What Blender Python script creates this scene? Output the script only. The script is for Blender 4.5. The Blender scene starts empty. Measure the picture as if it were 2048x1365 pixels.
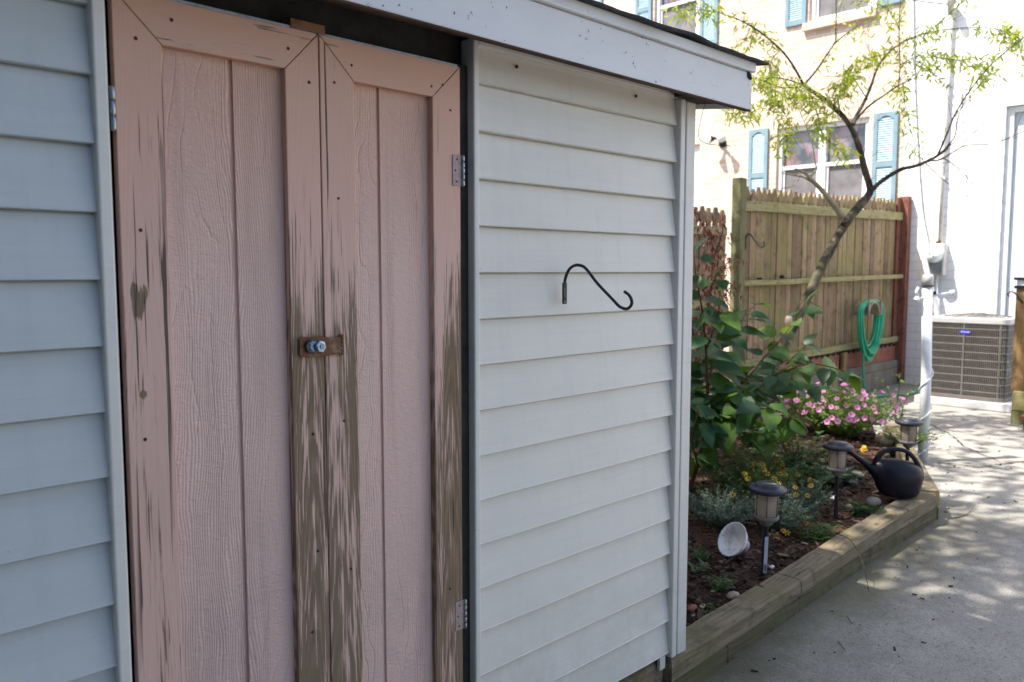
import bpy, math, random
from mathutils import Vector, Matrix
scene = bpy.context.scene
C = scene.collection
PI = math.pi
rnd = random.Random(7)

# ------------------------------------------------------------------ mesh helpers
class MB:
    """collects vertices and faces; build() links them as ONE mesh object"""
    def __init__(s): s.v = []; s.f = []; s.sm = []
    def add(s, vs, fs, smooth=False):
        o = len(s.v); s.v.extend([tuple(v) for v in vs])
        s.f.extend([tuple(i + o for i in f) for f in fs]); s.sm.extend([smooth] * len(fs)); return s
    def box(s, x0, x1, y0, y1, z0, z1):
        vs = [(x, y, z) for z in (z0, z1) for y in (y0, y1) for x in (x0, x1)]
        return s.add(vs, [(0,2,3,1),(4,5,7,6),(0,1,5,4),(2,6,7,3),(0,4,6,2),(1,3,7,5)])
    def obox(s, c, ax, ay, az, hx, hy, hz):
        c, ax, ay, az = Vector(c), Vector(ax).normalized(), Vector(ay).normalized(), Vector(az).normalized()
        vs = [c + ax*hx*i + ay*hy*j + az*hz*k for k in (-1,1) for j in (-1,1) for i in (-1,1)]
        return s.add(vs, [(0,2,3,1),(4,5,7,6),(0,1,5,4),(2,6,7,3),(0,4,6,2),(1,3,7,5)])
    def prism(s, poly, axis, a, b):
        """poly of 2-d points extruded along an axis from a to b"""
        n = len(poly)
        def P(p, t):
            return {'x': (t, p[0], p[1]), 'y': (p[0], t, p[1]), 'z': (p[0], p[1], t)}[axis]
        vs = [P(p, a) for p in poly] + [P(p, b) for p in poly]
        fs = [tuple(range(n)), tuple(range(2*n-1, n-1, -1))] + [(i, i+n, (i+1) % n + n, (i+1) % n) for i in range(n)]
        return s.add(vs, fs)
    def tube(s, pts, radii, n=8, caps=True, flat=1.0, smooth=True):
        pts = [Vector(p) for p in pts]
        if not isinstance(radii, (list, tuple)): radii = [radii]*len(pts)
        rings = []; up = None
        for i, p in enumerate(pts):
            d = (pts[min(i+1, len(pts)-1)] - pts[max(i-1, 0)])
            if d.length < 1e-9: d = Vector((0,0,1))
            d.normalize()
            if up is None:
                up = Vector((0,0,1)) if abs(d.z) < .9 else Vector((1,0,0))
            a = d.cross(up)
            if a.length < 1e-6: a = d.orthogonal()
            a.normalize(); b = a.cross(d).normalized(); up = b
            rings.append([p + (a*math.cos(t*2*PI/n)*flat + b*math.sin(t*2*PI/n))*radii[i] for t in range(n)])
        vs = [q for r in rings for q in r]; fs = []
        for i in range(len(pts)-1):
            for j in range(n):
                fs.append((i*n+j, i*n+(j+1) % n, (i+1)*n+(j+1) % n, (i+1)*n+j))
        s.add(vs, fs, smooth)
        if caps:
            o = len(s.v) - len(vs)
            s.f.append(tuple(o+j for j in range(n-1, -1, -1))); s.sm.append(False)
            s.f.append(tuple(o+(len(pts)-1)*n+j for j in range(n))); s.sm.append(False)
        return s
    def lathe(s, prof, n=28, c=(0,0,0), axis=None, smooth=True, squash=None):
        """prof: list of (r, z) from bottom to top"""
        M = Matrix.Identity(3)
        if axis is not None: M = Vector((0,0,1)).rotation_difference(Vector(axis).normalized()).to_matrix()
        c = Vector(c); vs = []
        for r, z in prof:
            for j in range(n):
                a = 2*PI*j/n; k = squash(a, z) if squash else 1
                vs.append(c + M @ Vector((r*k*math.cos(a), r*k*math.sin(a), z)))
        fs = []
        for i in range(len(prof)-1):
            for j in range(n):
                fs.append((i*n+j, i*n+(j+1) % n, (i+1)*n+(j+1) % n, (i+1)*n+j))
        s.add(vs, fs, smooth)
        o = len(s.v)-len(vs)
        if prof[0][0] > 1e-4: s.f.append(tuple(o+j for j in range(n-1, -1, -1))); s.sm.append(False)
        if prof[-1][0] > 1e-4: s.f.append(tuple(o+(len(prof)-1)*n+j for j in range(n))); s.sm.append(False)
        return s
    def leaf(s, p, d, nrm, L, W, fold=.18, droop=.15, shape=None):
        p, d = Vector(p), Vector(d).normalized(); nrm = Vector(nrm)
        side = d.cross(nrm)
        if side.length < 1e-5: side = d.orthogonal()
        side.normalize(); nrm = side.cross(d).normalized()
        shape = shape or ((0,.0),(.18,.75),(.42,1.),(.7,.62),(1,0))
        vs = []; fs = []
        for t, w in shape:
            c = p + d*L*t - nrm*droop*L*t*t
            if w <= 0: vs.append(c)
            else:
                vs += [c - side*W*.5*w + nrm*fold*W*w*.5, c, c + side*W*.5*w + nrm*fold*W*w*.5]
        k = len(shape)
        # tip vertex layout: 0 | 1 2 3 | 4 5 6 | ... | last
        fs += [(0,2,1),(0,3,2)]
        for i in range(k-3):
            a = 1+3*i; b = a+3
            fs += [(a,a+1,b+1,b),(a+1,a+2,b+2,b+1)]
        a = 1+3*(k-3); e = len(vs)-1
        fs += [(a,a+1,e),(a+1,a+2,e)]
        return s.add(vs, fs, True)
    def build(s, name, m, parent=None, bevel=0, seg=2, label=None, origin=None):
        off = Vector(origin) if origin else (world_loc(parent) if parent else Vector((0,0,0)))
        me = bpy.data.meshes.new(name)
        me.from_pydata([tuple(Vector(v)-off) for v in s.v], [], s.f)
        me.polygons.foreach_set('use_smooth', s.sm)
        me.materials.append(m); me.validate(); me.update()
        o = bpy.data.objects.new(name, me); C.objects.link(o)
        if parent: o.parent = parent
        if origin: o.location = off if not parent else off - world_loc(parent)
        if bevel:
            b = o.modifiers.new('bevel', 'BEVEL'); b.width = bevel; b.segments = seg; b.limit_method = 'ANGLE'
            b.harden_normals = False
        if label: o['label'] = label
        return o

def world_loc(o):
    v = Vector((0,0,0))
    while o is not None: v += o.location; o = o.parent
    return v
def tag(o, label=None, cat=None, group=None, kind=None):
    if label: o['label'] = label
    if cat: o['category'] = cat
    if group: o['group'] = group
    if kind: o['kind'] = kind
    return o
def thing(name, label, cat, loc=(0,0,0), group=None):
    o = bpy.data.objects.new(name, None); C.objects.link(o); o.location = loc
    o.empty_display_size = .1
    return tag(o, label, cat, group)
def copy_tree(o, parent=None):
    c = o.copy(); C.objects.link(c); c.parent = parent
    for ch in [x for x in C.objects if x.parent == o]: copy_tree(ch, c)
    return c
def lerp(a, b, t): return a + (b-a)*t
def smooth_path(pts, k=4):
    """Catmull-Rom through (x,y,z[,r]) points"""
    out = []; n = len(pts)
    for i in range(n-1):
        p0, p1, p2, p3 = pts[max(i-1,0)], pts[i], pts[i+1], pts[min(i+2,n-1)]
        for j in range(k):
            t = j/k
            out.append(tuple(.5*((2*b) + (-a+c)*t + (2*a-5*b+4*c-d)*t*t + (-a+3*b-3*c+d)*t**3) for a,b,c,d in zip(p0,p1,p2,p3)))
    out.append(tuple(pts[-1])); return out

def table(x, tb):
    if x <= tb[0][0]: return tb[0][1]
    for (a, u), (b, v) in zip(tb[:-1], tb[1:]):
        if x <= b: return u+(v-u)*(x-a)/(b-a)
    return tb[-1][1]
def zg(x):   # the patio falls gently towards the shed door
    return table(x, ((1.5,-.16),(2.2,-.132),(2.7,-.100),(3.1,-.079),(3.56,-.058),(4.1,-.042),(4.65,-.026),(5.4,0)))
def ztim(x): # top of the timber edging
    return table(x, ((1.2,.005),(2.2,.026),(2.7,.038),(3.1,.052),(3.55,.080),(4.1,.110),(4.65,.129),(6.3,.150)))
def ytim(x): return table(x, ((3.1,1.472),(4.65,1.447)))

# ------------------------------------------------------------------ material helpers
class G:
    """tiny node graph writer"""
    def __init__(s, name):
        s.m = bpy.data.materials.new(name); s.m.use_nodes = True
        s.t = s.m.node_tree; s.n = s.t.nodes; s.n.clear()
        s.out = s.n.new('ShaderNodeOutputMaterial')
        s._pos = None
    def link(s, a, b): s.t.links.new(a, b)
    def setin(s, sock, v):
        if isinstance(v, bpy.types.NodeSocket): s.link(v, sock)
        elif v is not None:
            if isinstance(v, (tuple, list)) and len(v) == 3 and sock.type == 'RGBA': v = (*v, 1)
            sock.default_value = v
    def pos(s):
        if s._pos is None: s._pos = s.n.new('ShaderNodeNewGeometry')
        return s._pos.outputs['Position']
    def objc(s):
        return s.n.new('ShaderNodeTexCoord').outputs['Object']
    def rand(s):
        s.pos(); return s._pos.outputs['Random Per Island']
    def sep(s, v=None):
        k = s.n.new('ShaderNodeSeparateXYZ'); s.link(v or s.pos(), k.inputs[0]); return k.outputs
    def comb(s, x=0, y=0, z=0):
        k = s.n.new('ShaderNodeCombineXYZ')
        for i, v in enumerate((x, y, z)): s.setin(k.inputs[i], v)
        return k.outputs[0]
    def math(s, op, a, b=None, c=None, clamp=False):
        k = s.n.new('ShaderNodeMath'); k.operation = op; k.use_clamp = clamp
        s.setin(k.inputs[0], a)
        if b is not None: s.setin(k.inputs[1], b)
        if c is not None: s.setin(k.inputs[2], c)
        return k.outputs[0]
    def scale(s, v, sc):
        k = s.n.new('ShaderNodeVectorMath'); k.operation = 'MULTIPLY'
        s.link(v, k.inputs[0]); s.setin(k.inputs[1], sc); return k.outputs[0]
    def noise(s, sc=(1,1,1), detail=3, rough=.55, v=None, scale=1., dist=0., off=None):
        vec = s.scale(v or s.pos(), sc)
        if off:
            k = s.n.new('ShaderNodeVectorMath'); k.operation = 'ADD'; s.link(vec, k.inputs[0]); k.inputs[1].default_value = off; vec = k.outputs[0]
        k = s.n.new('ShaderNodeTexNoise'); s.link(vec, k.inputs['Vector'])
        k.inputs['Scale'].default_value = scale; k.inputs['Detail'].default_value = detail
        k.inputs['Roughness'].default_value = rough; k.inputs['Distortion'].default_value = dist
        return k.outputs['Fac']
    def voronoi(s, sc=(1,1,1), v=None, feature='F1', out='Distance'):
        k = s.n.new('ShaderNodeTexVoronoi'); k.feature = feature
        s.link(s.scale(v or s.pos(), sc), k.inputs['Vector']); k.inputs['Scale'].default_value = 1
        return k.outputs[out]
    def ramp(s, f, stops, interp='LINEAR'):
        k = s.n.new('ShaderNodeValToRGB'); k.color_ramp.interpolation = interp
        e = k.color_ramp.elements
        while len(e) < len(stops): e.new(.5)
        for i, (p, c) in enumerate(stops):
            e[i].position = p; e[i].color = (*c, 1) if isinstance(c, (tuple, list)) else (c, c, c, 1)
        s.link(f, k.inputs[0]); return k.outputs[0]
    def rng(s, f, a, b, c=0., d=1.):
        k = s.n.new('ShaderNodeMapRange'); s.link(f, k.inputs[0])
        for i, v in enumerate((a, b, c, d)): k.inputs[i+1].default_value = v
        return k.outputs[0]
    def mix(s, f, a, b, blend='MIX'):
        k = s.n.new('ShaderNodeMix'); k.data_type = 'RGBA'; k.blend_type = blend
        s.setin(k.inputs[0], f); s.setin(k.inputs[6], a); s.setin(k.inputs[7], b); return k.outputs[2]
    def bump(s, h, strength=.5, dist=.01, n=None):
        k = s.n.new('ShaderNodeBump'); k.inputs['Strength'].default_value = strength
        k.inputs['Distance'].default_value = dist; s.link(h, k.inputs['Height'])
        if n: s.link(n, k.inputs['Normal'])
        return k.outputs[0]
    def bsdf(s, col, rough=.6, normal=None, metal=0., spec=.5, trans=0., emis=None, alpha=None, ior=1.45):
        k = s.n.new('ShaderNodeBsdfPrincipled')
        s.setin(k.inputs['Base Color'], col); s.setin(k.inputs['Roughness'], rough)
        s.setin(k.inputs['Metallic'], metal); k.inputs['Specular IOR Level'].default_value = spec
        k.inputs['Transmission Weight'].default_value = trans; k.inputs['IOR'].default_value = ior
        if normal: s.link(normal, k.inputs['Normal'])
        if alpha is not None: s.setin(k.inputs['Alpha'], alpha)
        return k.outputs[0]
    def done(s, sh):
        s.link(sh, s.out.inputs[0]); return s.m

def simple(name, c1, c2=None, sc=8., rough=.6, bump=.0, metal=0., spec=.5, fine=60., bdist=.002, obj=False):
    g = G(name); v = g.objc() if obj else None
    c2 = c2 or tuple(x*.75 for x in c1)
    f = g.noise((sc,)*3, 4, .6, v=v)
    col = g.mix(g.rng(f, .3, .7), c2, c1)
    n = g.bump(g.noise((fine,)*3, 3, .6, v=v), bump, bdist) if bump else None
    return g.done(g.bsdf(col, g.rng(f, .3, .7, min(rough+.1, 1), max(rough-.08, .02)), n, metal, spec))

def leafmat(name, cols, rough=.45, transl=.35, tcol=None, spec=.5, bump=True):
    g = G(name); r = g.rand()
    k = len(cols); col = g.ramp(r, [(i/max(1, k-1), c) for i, c in enumerate(cols)])
    nz = g.noise((60,)*3, 2)
    col = g.mix(g.rng(nz, .35, .7, 0, .35), col, tuple(x*.5 for x in cols[0]))
    b = g.bsdf(col, rough, g.bump(nz, .3, .002) if bump else None, spec=spec)
    if not transl: return g.done(b)
    t = g.n.new('ShaderNodeBsdfTranslucent'); g.setin(t.inputs[0], g.mix(.5, col, tcol or cols[-1]))
    mx = g.n.new('ShaderNodeMixShader'); mx.inputs[0].default_value = transl
    g.link(b, mx.inputs[1]); g.link(t.outputs[0], mx.inputs[2]); return g.done(mx.outputs[0])

M = {}
# vinyl siding: shallow horizontal grain
def vinyl(name, c, grain=True, dirt=.25, lap=None):
    g = G(name)
    big = g.noise((1.3, 1.3, 2.2), 3, .6)
    streak = g.noise((3, 3, 90), 3, .65, dist=.6)
    col = g.mix(g.rng(big, .35, .7, 0, dirt), c, tuple(x*.72 for x in c))
    col = g.mix(g.rng(streak, .4, .75, 0, .12), col, tuple(x*.6 for x in c))
    drip = g.noise((28, 28, 1.1), 3, .65, off=(4,0,2)); col = g.mix(g.rng(drip, .52, .74, 0, .14), col, tuple(x*.62 for x in c))
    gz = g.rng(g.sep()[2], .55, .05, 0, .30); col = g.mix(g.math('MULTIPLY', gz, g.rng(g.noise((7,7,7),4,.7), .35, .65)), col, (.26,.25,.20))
    if lap:   # lap shadow painted as a dark band below each course edge
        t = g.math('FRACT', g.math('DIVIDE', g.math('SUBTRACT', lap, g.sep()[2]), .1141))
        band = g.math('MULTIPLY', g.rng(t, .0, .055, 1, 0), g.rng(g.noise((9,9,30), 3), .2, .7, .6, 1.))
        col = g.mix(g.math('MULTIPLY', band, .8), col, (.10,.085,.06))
    specks = g.voronoi((26, 26, 26)); specks = g.math('LESS_THAN', specks, .035)
    sparse = g.math('GREATER_THAN', g.noise((5,5,5), 2), .56)
    col = g.mix(g.math('MULTIPLY', g.math('MULTIPLY', specks, sparse), .7), col, (.05,.045,.04))
    fine = g.noise((10, 10, 330), 4, .6, dist=1.2)
    n = g.bump(fine, .32 if grain else .06, .0015)
    n = g.bump(g.noise((2.5,2.5,4), 2), .25, .02, n)
    return g.done(g.bsdf(col, .42, n, spec=.45))
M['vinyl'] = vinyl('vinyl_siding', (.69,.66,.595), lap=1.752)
M['vinyl_left_shaded'] = vinyl('vinyl_siding_left_shaded', (.50,.53,.53), lap=1.741)  # darker, bluer siding colour: the left side's shade is painted in
M['vinyl_trim'] = vinyl('vinyl_trim', (.66,.64,.59), False, .2)
# fascia paint
def fascia_mat():
    g = G('fascia_paint'); x, y, z = g.sep()
    big = g.noise((2, 2, 6), 4, .6); st = g.noise((2.5, 2.5, 60), 4, .65, dist=.5)
    col = g.mix(g.rng(big, .35, .7, 0, .5), (.66,.665,.67), (.50,.50,.51))
    chips = g.noise((70, 70, 90), 3, .7); few = g.noise((9, 9, 9), 2)
    m = g.math('MULTIPLY', g.math('GREATER_THAN', chips, .66), g.math('GREATER_THAN', few, .54))
    col = g.mix(m, col, (.07,.06,.05))
    return g.done(g.bsdf(col, .5, g.bump(g.math('ADD', st, chips), .25, .0015)))
M['fascia'] = fascia_mat()

# weathered, peeling painted boards
def peel(name, xc, ztop, zbot, amount, base=.0, blob=None, K=2600., horizontal=False, zc=0, crack=.63):
    g = G(name); x, y, z = g.sep()
    if horizontal: x, z = z, x
    wob = g.noise((5, 5, .9) if not horizontal else (.9, 5, 5), 2, .5, off=(xc*31, 0, 3))
    u = g.math('ADD', g.math('SUBTRACT', x, xc), g.math('MULTIPLY', g.math('SUBTRACT', wob, .5), .07))
    h = g.math('ADD', g.math('MULTIPLY', g.math('MULTIPLY', u, u), K), g.math('MULTIPLY', z, 7.5))
    slow = g.noise((3, 3, 1.1), 3, .6, off=(7, xc*13, 0))
    h = g.math('ADD', h, g.math('MULTIPLY', slow, 5.))
    ring = g.math('MULTIPLY_ADD', g.math('SINE', g.math('MULTIPLY', h, 6.283)), .5, .5)
    sc = (330, 330, 6) if not horizontal else (7, 230, 230)
    fine = g.noise(sc, 4, .7)
    sc2 = (95, 95, 2.8) if not horizontal else (3.2, 60, 60)
    mid = g.noise(sc2, 3, .6, off=(xc*9, 0, 0))
    sc3 = (16, 16, 1.6) if not horizontal else (2.3, 16, 16)
    low = g.noise(sc3, 3, .55, off=(xc*17, 2, 0))
    P = g.math('MULTIPLY', g.rng(g.sep()[2], ztop, zbot), amount) if not horizontal else amount
    sc_ = g.math('ADD', g.math('MULTIPLY', ring, .09), g.math('MULTIPLY', fine, .97))
    sc_ = g.math('ADD', sc_, g.math('MULTIPLY', mid, .75))
    sc_ = g.math('ADD', sc_, g.math('MULTIPLY', low, .8))
    sc_ = g.math('ADD', sc_, g.math('ADD', P, base))
    if blob:
        for (bx, bz, rx, rz, a) in blob:
            dx = g.math('DIVIDE', g.math('SUBTRACT', g.sep()[0], bx), rx); dz = g.math('DIVIDE', g.math('SUBTRACT', g.sep()[2], bz), rz)
            rr = g.math('ADD', g.math('MULTIPLY', dx, dx), g.math('MULTIPLY', dz, dz))
            sc_ = g.math('ADD', sc_, g.math('MULTIPLY', g.math('SUBTRACT', 1, rr, clamp=True), a))
    mask = g.rng(sc_, 1.425, 1.455)
    eave_shade = g.rng(g.sep()[2], 1.25, 1.75)
    paint = g.mix(eave_shade, (.66,.43,.36), (.57,.32,.22))  # eave shade put into the paint: darker and browner towards the top
    paint = g.mix(g.rng(g.noise((6,6,3), 3), .35, .7, 0, .3), paint, (.46,.30,.24))
    rub = g.rng(sc_, 1.24, 1.43, 0, .5)
    paint = g.mix(rub, paint, (.50,.35,.28))
    wood = g.mix(g.rng(fine, .35, .65), (.115,.075,.045), (.36,.25,.165))
    wood = g.mix(g.math('MULTIPLY', ring, .6), wood, (.15,.10,.064))
    wood = g.mix(g.rng(g.noise((5,5,1.6), 3, off=(4,4,xc)), .45, .65, 0, .55), wood, (.20,.155,.105))
    col = g.mix(mask, paint, wood)
    edge = g.math('MULTIPLY', g.rng(sc_, 1.40, 1.425), g.rng(sc_, 1.45, 1.43)); col = g.mix(g.math('MULTIPLY', edge, .5), col, (.07,.045,.03))  # thin painted shadow around each flake of paint
    csc = (95, 95, 1.7) if not horizontal else (1.7, 95, 95)
    ck = g.noise(csc, 3, .6, off=(xc*5, 3, 1)); ck2 = g.noise((14,14,1.1) if not horizontal else (1.1,14,14), 2, off=(1, xc*3, 4))
    crk = g.math('MULTIPLY', g.rng(ck, crack, crack+.03), g.rng(ck2, .50, .58)); col = g.mix(g.math('MULTIPLY', crk, .9), col, (.045,.03,.022))
    hgt = g.math('ADD', g.math('MULTIPLY', mask, -1.1), g.math('ADD', g.math('MULTIPLY', crk, -1.4), g.math('ADD', g.math('MULTIPLY', ring, .12), g.math('MULTIPLY', fine, .35))))
    sawn = g.noise((20, 20, 420) if not horizontal else (420, 20, 20), 2)
    hgt = g.math('ADD', hgt, g.math('MULTIPLY', sawn, .12))
    return g.done(g.bsdf(col, g.rng(mask, 0, 1, .5, .85), g.bump(hgt, .55, .0016), spec=.35))

# embossed door panel
def panel_mat():
    g = G('door_panel_paint'); x, y, z = g.sep()
    w1 = g.noise((7, 7, 1.6), 3, .6)
    v = g.math('ADD', g.math('MULTIPLY', x, 34), g.math('MULTIPLY', w1, 9))
    tri = g.math('PINGPONG', v, .5)
    line = g.rng(tri, 0, .10, 0, 1)
    gate = g.rng(g.noise((9, 9, 1.2), 2, off=(3,1,8)), .42, .60)
    line = g.math('SUBTRACT', 1, g.math('MULTIPLY', g.math('SUBTRACT', 1, line), gate))
    v2 = g.math('ADD', g.math('MULTIPLY', x, 190), g.math('MULTIPLY', g.noise((8, 8, 2), 3, off=(0,5,1)), 16))
    fine = g.math('PINGPONG', v2, .5)
    gate2 = g.rng(g.noise((6, 6, .8), 2, off=(9,1,2)), .40, .56)
    pebble = g.noise((55, 55, 130), 3, .6, dist=.8)
    h = g.math('ADD', g.math('MULTIPLY', line, .55), g.math('MULTIPLY', g.math('MULTIPLY', fine, gate2), .75))
    h = g.math('ADD', h, g.math('MULTIPLY', pebble, 1.1))
    eave_shade = g.rng(z, 1.25, 1.7)
    col = g.mix(eave_shade, (.67,.465,.405), (.58,.34,.24))  # upper panel coloured darker to carry the shade below the eave
    col = g.mix(g.rng(g.noise((4,4,2.5), 4), .35, .7, 0, .35), col, (.52,.36,.315))
    dr = g.noise((24,24,1.0), 4, .7, off=(2,2,2)); col = g.mix(g.rng(dr, .52, .72, 0, .35), col, (.30,.20,.185))
    gr = g.math('MULTIPLY', g.rng(z, .9, .3, 0, .35), g.rng(g.noise((9,9,6),4,.7), .4, .65)); col = g.mix(gr, col, (.27,.22,.20))
    col = g.mix(g.math('MULTIPLY', g.math('SUBTRACT', 1, line), .07), col, (.22,.13,.11))
    return g.done(g.bsdf(col, .46, g.bump(h, .8, .0030), spec=.4))
M['panel'] = panel_mat()

# outdoor timber (fence, edging)
def timber(name, c1, c2, c3, along='x', green=None, gsc=1.):
    g = G(name)
    sc = {'x': (1.5, 45, 45), 'y': (45, 1.5, 45), 'z': (45, 45, 1.5)}[along]
    grain = g.noise(sc, 5, .65, dist=.4)
    big = g.noise((3.3,)*3, 3, .6); col = g.mix(g.rng(grain, .33, .68), c1, c2)
    col = g.mix(g.rng(big, .42, .68, 0, .8), col, c3)
    fs = {'x': (3, 120, 120), 'y': (120, 3, 120), 'z': (120, 120, 3)}[along]
    crack = g.noise(fs, 3, .6, off=(1,2,3)); col = g.mix(g.rng(crack, .58, .66, 0, .85), col, tuple(x*.28 for x in c1))
    blot = g.noise((11,11,11), 4, .7, off=(9,2,3)); col = g.mix(g.rng(blot, .52, .66, 0, .75), col, tuple(x*.4 for x in c1))
    r = g.rand(); col = g.mix(g.math('MULTIPLY', r, .7), col, tuple(x*.5 for x in c1), 'MIX')
    if green: col = g.mix(g.rng(g.noise((4*gsc,4*gsc,2*gsc), 4, .65, off=(5,5,5)), .46, .66, 0, .75), col, green)
    kn = g.voronoi({'x': (4, 9, 9), 'y': (9, 4, 9), 'z': (9, 9, 4)}[along])
    col = g.mix(g.rng(kn, .10, .03, 0, .8), col, (.05,.032,.02))
    return g.done(g.bsdf(col, .82, g.bump(grain, .6, .003), spec=.25))
M['picket'] = timber('picket_wood', (.20,.135,.08), (.52,.38,.235), (.38,.26,.155), 'z', (.24,.21,.075))
M['rail'] = timber('rail_wood', (.26,.22,.11), (.46,.40,.22), (.36,.32,.15), 'x', (.26,.25,.09))
M['postwood'] = timber('post_wood', (.16,.145,.075), (.36,.33,.19), (.20,.20,.09), 'z', (.14,.15,.05))
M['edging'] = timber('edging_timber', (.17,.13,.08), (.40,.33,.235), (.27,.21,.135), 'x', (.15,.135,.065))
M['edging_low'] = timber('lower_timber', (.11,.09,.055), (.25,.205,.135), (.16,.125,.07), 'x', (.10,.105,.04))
M['newwood'] = timber('treated_wood', (.22,.13,.055), (.42,.27,.12), (.30,.19,.08), 'z')
M['redpaint'] = timber('red_stained_wood', (.20,.075,.05), (.34,.15,.11), (.26,.11,.08), 'z')
M['redboard'] = simple('faded_red_paint', (.33,.13,.10), (.20,.07,.05), 7, .85, .4)
M['rawwood'] = timber('bare_wood', (.20,.10,.05), (.33,.18,.10), (.26,.14,.08), 'x')
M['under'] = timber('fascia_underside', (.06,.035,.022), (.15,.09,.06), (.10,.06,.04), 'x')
M['dark'] = simple('dark_gap', (.012,.011,.010), None, 9, .9)
M['darkframe'] = simple('black_door_frame', (.02,.018,.017), (.006,.006,.006), 20, .7, .3)
M['shingle'] = simple('asphalt_shingle', (.035,.034,.036), (.015,.015,.016), 40, .95, .8, fine=400)
M['galv'] = simple('galvanised_steel', (.40,.42,.45), (.25,.27,.29), 60, .42, .2, metal=.9)
M['pinkmetal'] = simple('painted_hinge', (.42,.32,.31), (.30,.21,.19), 60, .5, .3)
M['rust'] = simple('rust_spot', (.12,.05,.02), (.05,.02,.01), 200, .9)
M['screw'] = simple('screw_hole', (.03,.022,.016), None, 200, .8)
def hasp_mat():
    g = G('rusty_hasp'); f = g.noise((45,45,45), 4, .65)
    col = g.ramp(f, [(.30,(.16,.12,.08)),(.45,(.10,.05,.028)),(.58,(.11,.038,.018)),(.75,(.14,.09,.06))])
    return g.done(g.bsdf(col, .38, g.bump(f, .3, .001), metal=.55))
M['hasp'] = hasp_mat()
M['chrome'] = simple('scuffed_chrome', (.24,.33,.42), (.13,.20,.27), 120, .30, .25, metal=1, fine=140)
M['iron'] = simple('black_iron', (.018,.018,.024), (.012,.012,.014), 50, .38, .25, fine=200)

# ================================================================== SETTING
def concrete_mat():
    g = G('patio_concrete')
    big = g.noise((.9,.9,.9), 4, .6); mid = g.noise((5,5,5), 5, .7); fine = g.noise((160,)*3, 3, .7)
    col = g.mix(g.rng(big, .35, .68), (.40,.375,.34), (.29,.275,.25))
    col = g.mix(g.rng(mid, .40, .72, 0, .55), col, (.22,.205,.17))
    col = g.mix(g.rng(fine, .46, .66, 0, .7), col, (.14,.13,.11)); bl = g.noise((14,14,14), 5, .75, off=(3,8,1)); col = g.mix(g.rng(bl, .54, .68, 0, .5), col, (.19,.18,.15))
    sp = g.noise((45,)*3, 4, .8, off=(1,1,6)); col = g.mix(g.rng(sp, .57, .66, 0, .65), col, (.11,.10,.08)); peb = g.voronoi((95, 95, 95)); col = g.mix(g.rng(peb, .22, .08, 0, .6), col, (.52,.49,.45))
    x, y, z = g.sep()
    # damp mossy band along the foot of the timber edging
    moss = g.math('MULTIPLY', g.rng(g.math('ADD', y, g.math('MULTIPLY', mid, .5)), 1.25, 1.72), g.rng(x, 5.2, 4.6))
    col = g.mix(g.math('MULTIPLY', moss, .8), col, (.09,.085,.045))
    h = g.math('ADD', g.math('MULTIPLY', mid, 1.2), g.math('ADD', g.math('MULTIPLY', fine, .35), g.math('MULTIPLY', peb, -.3)))
    return g.done(g.bsdf(col, .88, g.bump(h, .6, .006), spec=.25))
M['concrete'] = concrete_mat()
M['earth'] = simple('yard_earth', (.16,.13,.09), (.09,.075,.045), 3, .95, .6)
o = MB().box(-40, 60, -40, 45, -.50, -.19).build('ground', M['earth']); tag(o, kind='structure')
def patio():
    mb = MB(); nx, ny = 130, 70; x0, x1, y0, y1 = -3., 9.82, -6., 3.5
    r = random.Random(3); vs = []
    for j in range(ny+1):
        for i in range(nx+1):
            x = lerp(x0, x1, i/nx); y = lerp(y0, y1, j/ny)
            vs.append((x, y, zg(x) + .0025*math.sin(x*2.1+y)*math.cos(y*1.7) + r.uniform(-.0008, .0008)))
    mb.add(vs, [(j*(nx+1)+i, j*(nx+1)+i+1, (j+1)*(nx+1)+i+1, (j+1)*(nx+1)+i) for j in range(ny) for i in range(nx)], True)
    return tag(mb.build('patio', M['concrete']), kind='structure')
patio()
# cracks in the slab
def strip(pts, w, z=.006):
    mb = MB(); r = random.Random(len(pts)); P = []
    for i in range(len(pts)-1):
        for k in range(10):
            t = k/10; P.append(Vector((lerp(pts[i][0], pts[i+1][0], t)+r.uniform(-.012,.012), lerp(pts[i][1], pts[i+1][1], t)+r.uniform(-.012,.012), z)))
    vs = []
    for i, p in enumerate(P):
        d = P[min(i+1, len(P)-1)]-P[max(i-1, 0)]; nrm = Vector((-d.y, d.x, 0)).normalized()*w*r.uniform(.4, 1.3)
        vs += [p-nrm, p+nrm]
    mb.add(vs, [(2*i, 2*i+1, 2*i+3, 2*i+2) for i in range(len(P)-1)]); return mb
tag(strip([(5.90,1.86),(5.97,1.63),(6.35,1.46),(7.1,1.2),(8.0,.75)], .009).build('pavement_joint', M['dark']), kind='structure')
tag(strip([(7.44,2.47),(7.0,2.13),(6.58,1.9),(6.2,1.55)], .005, .0065).build('pavement_crack', M['dark']), kind='structure')

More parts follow.
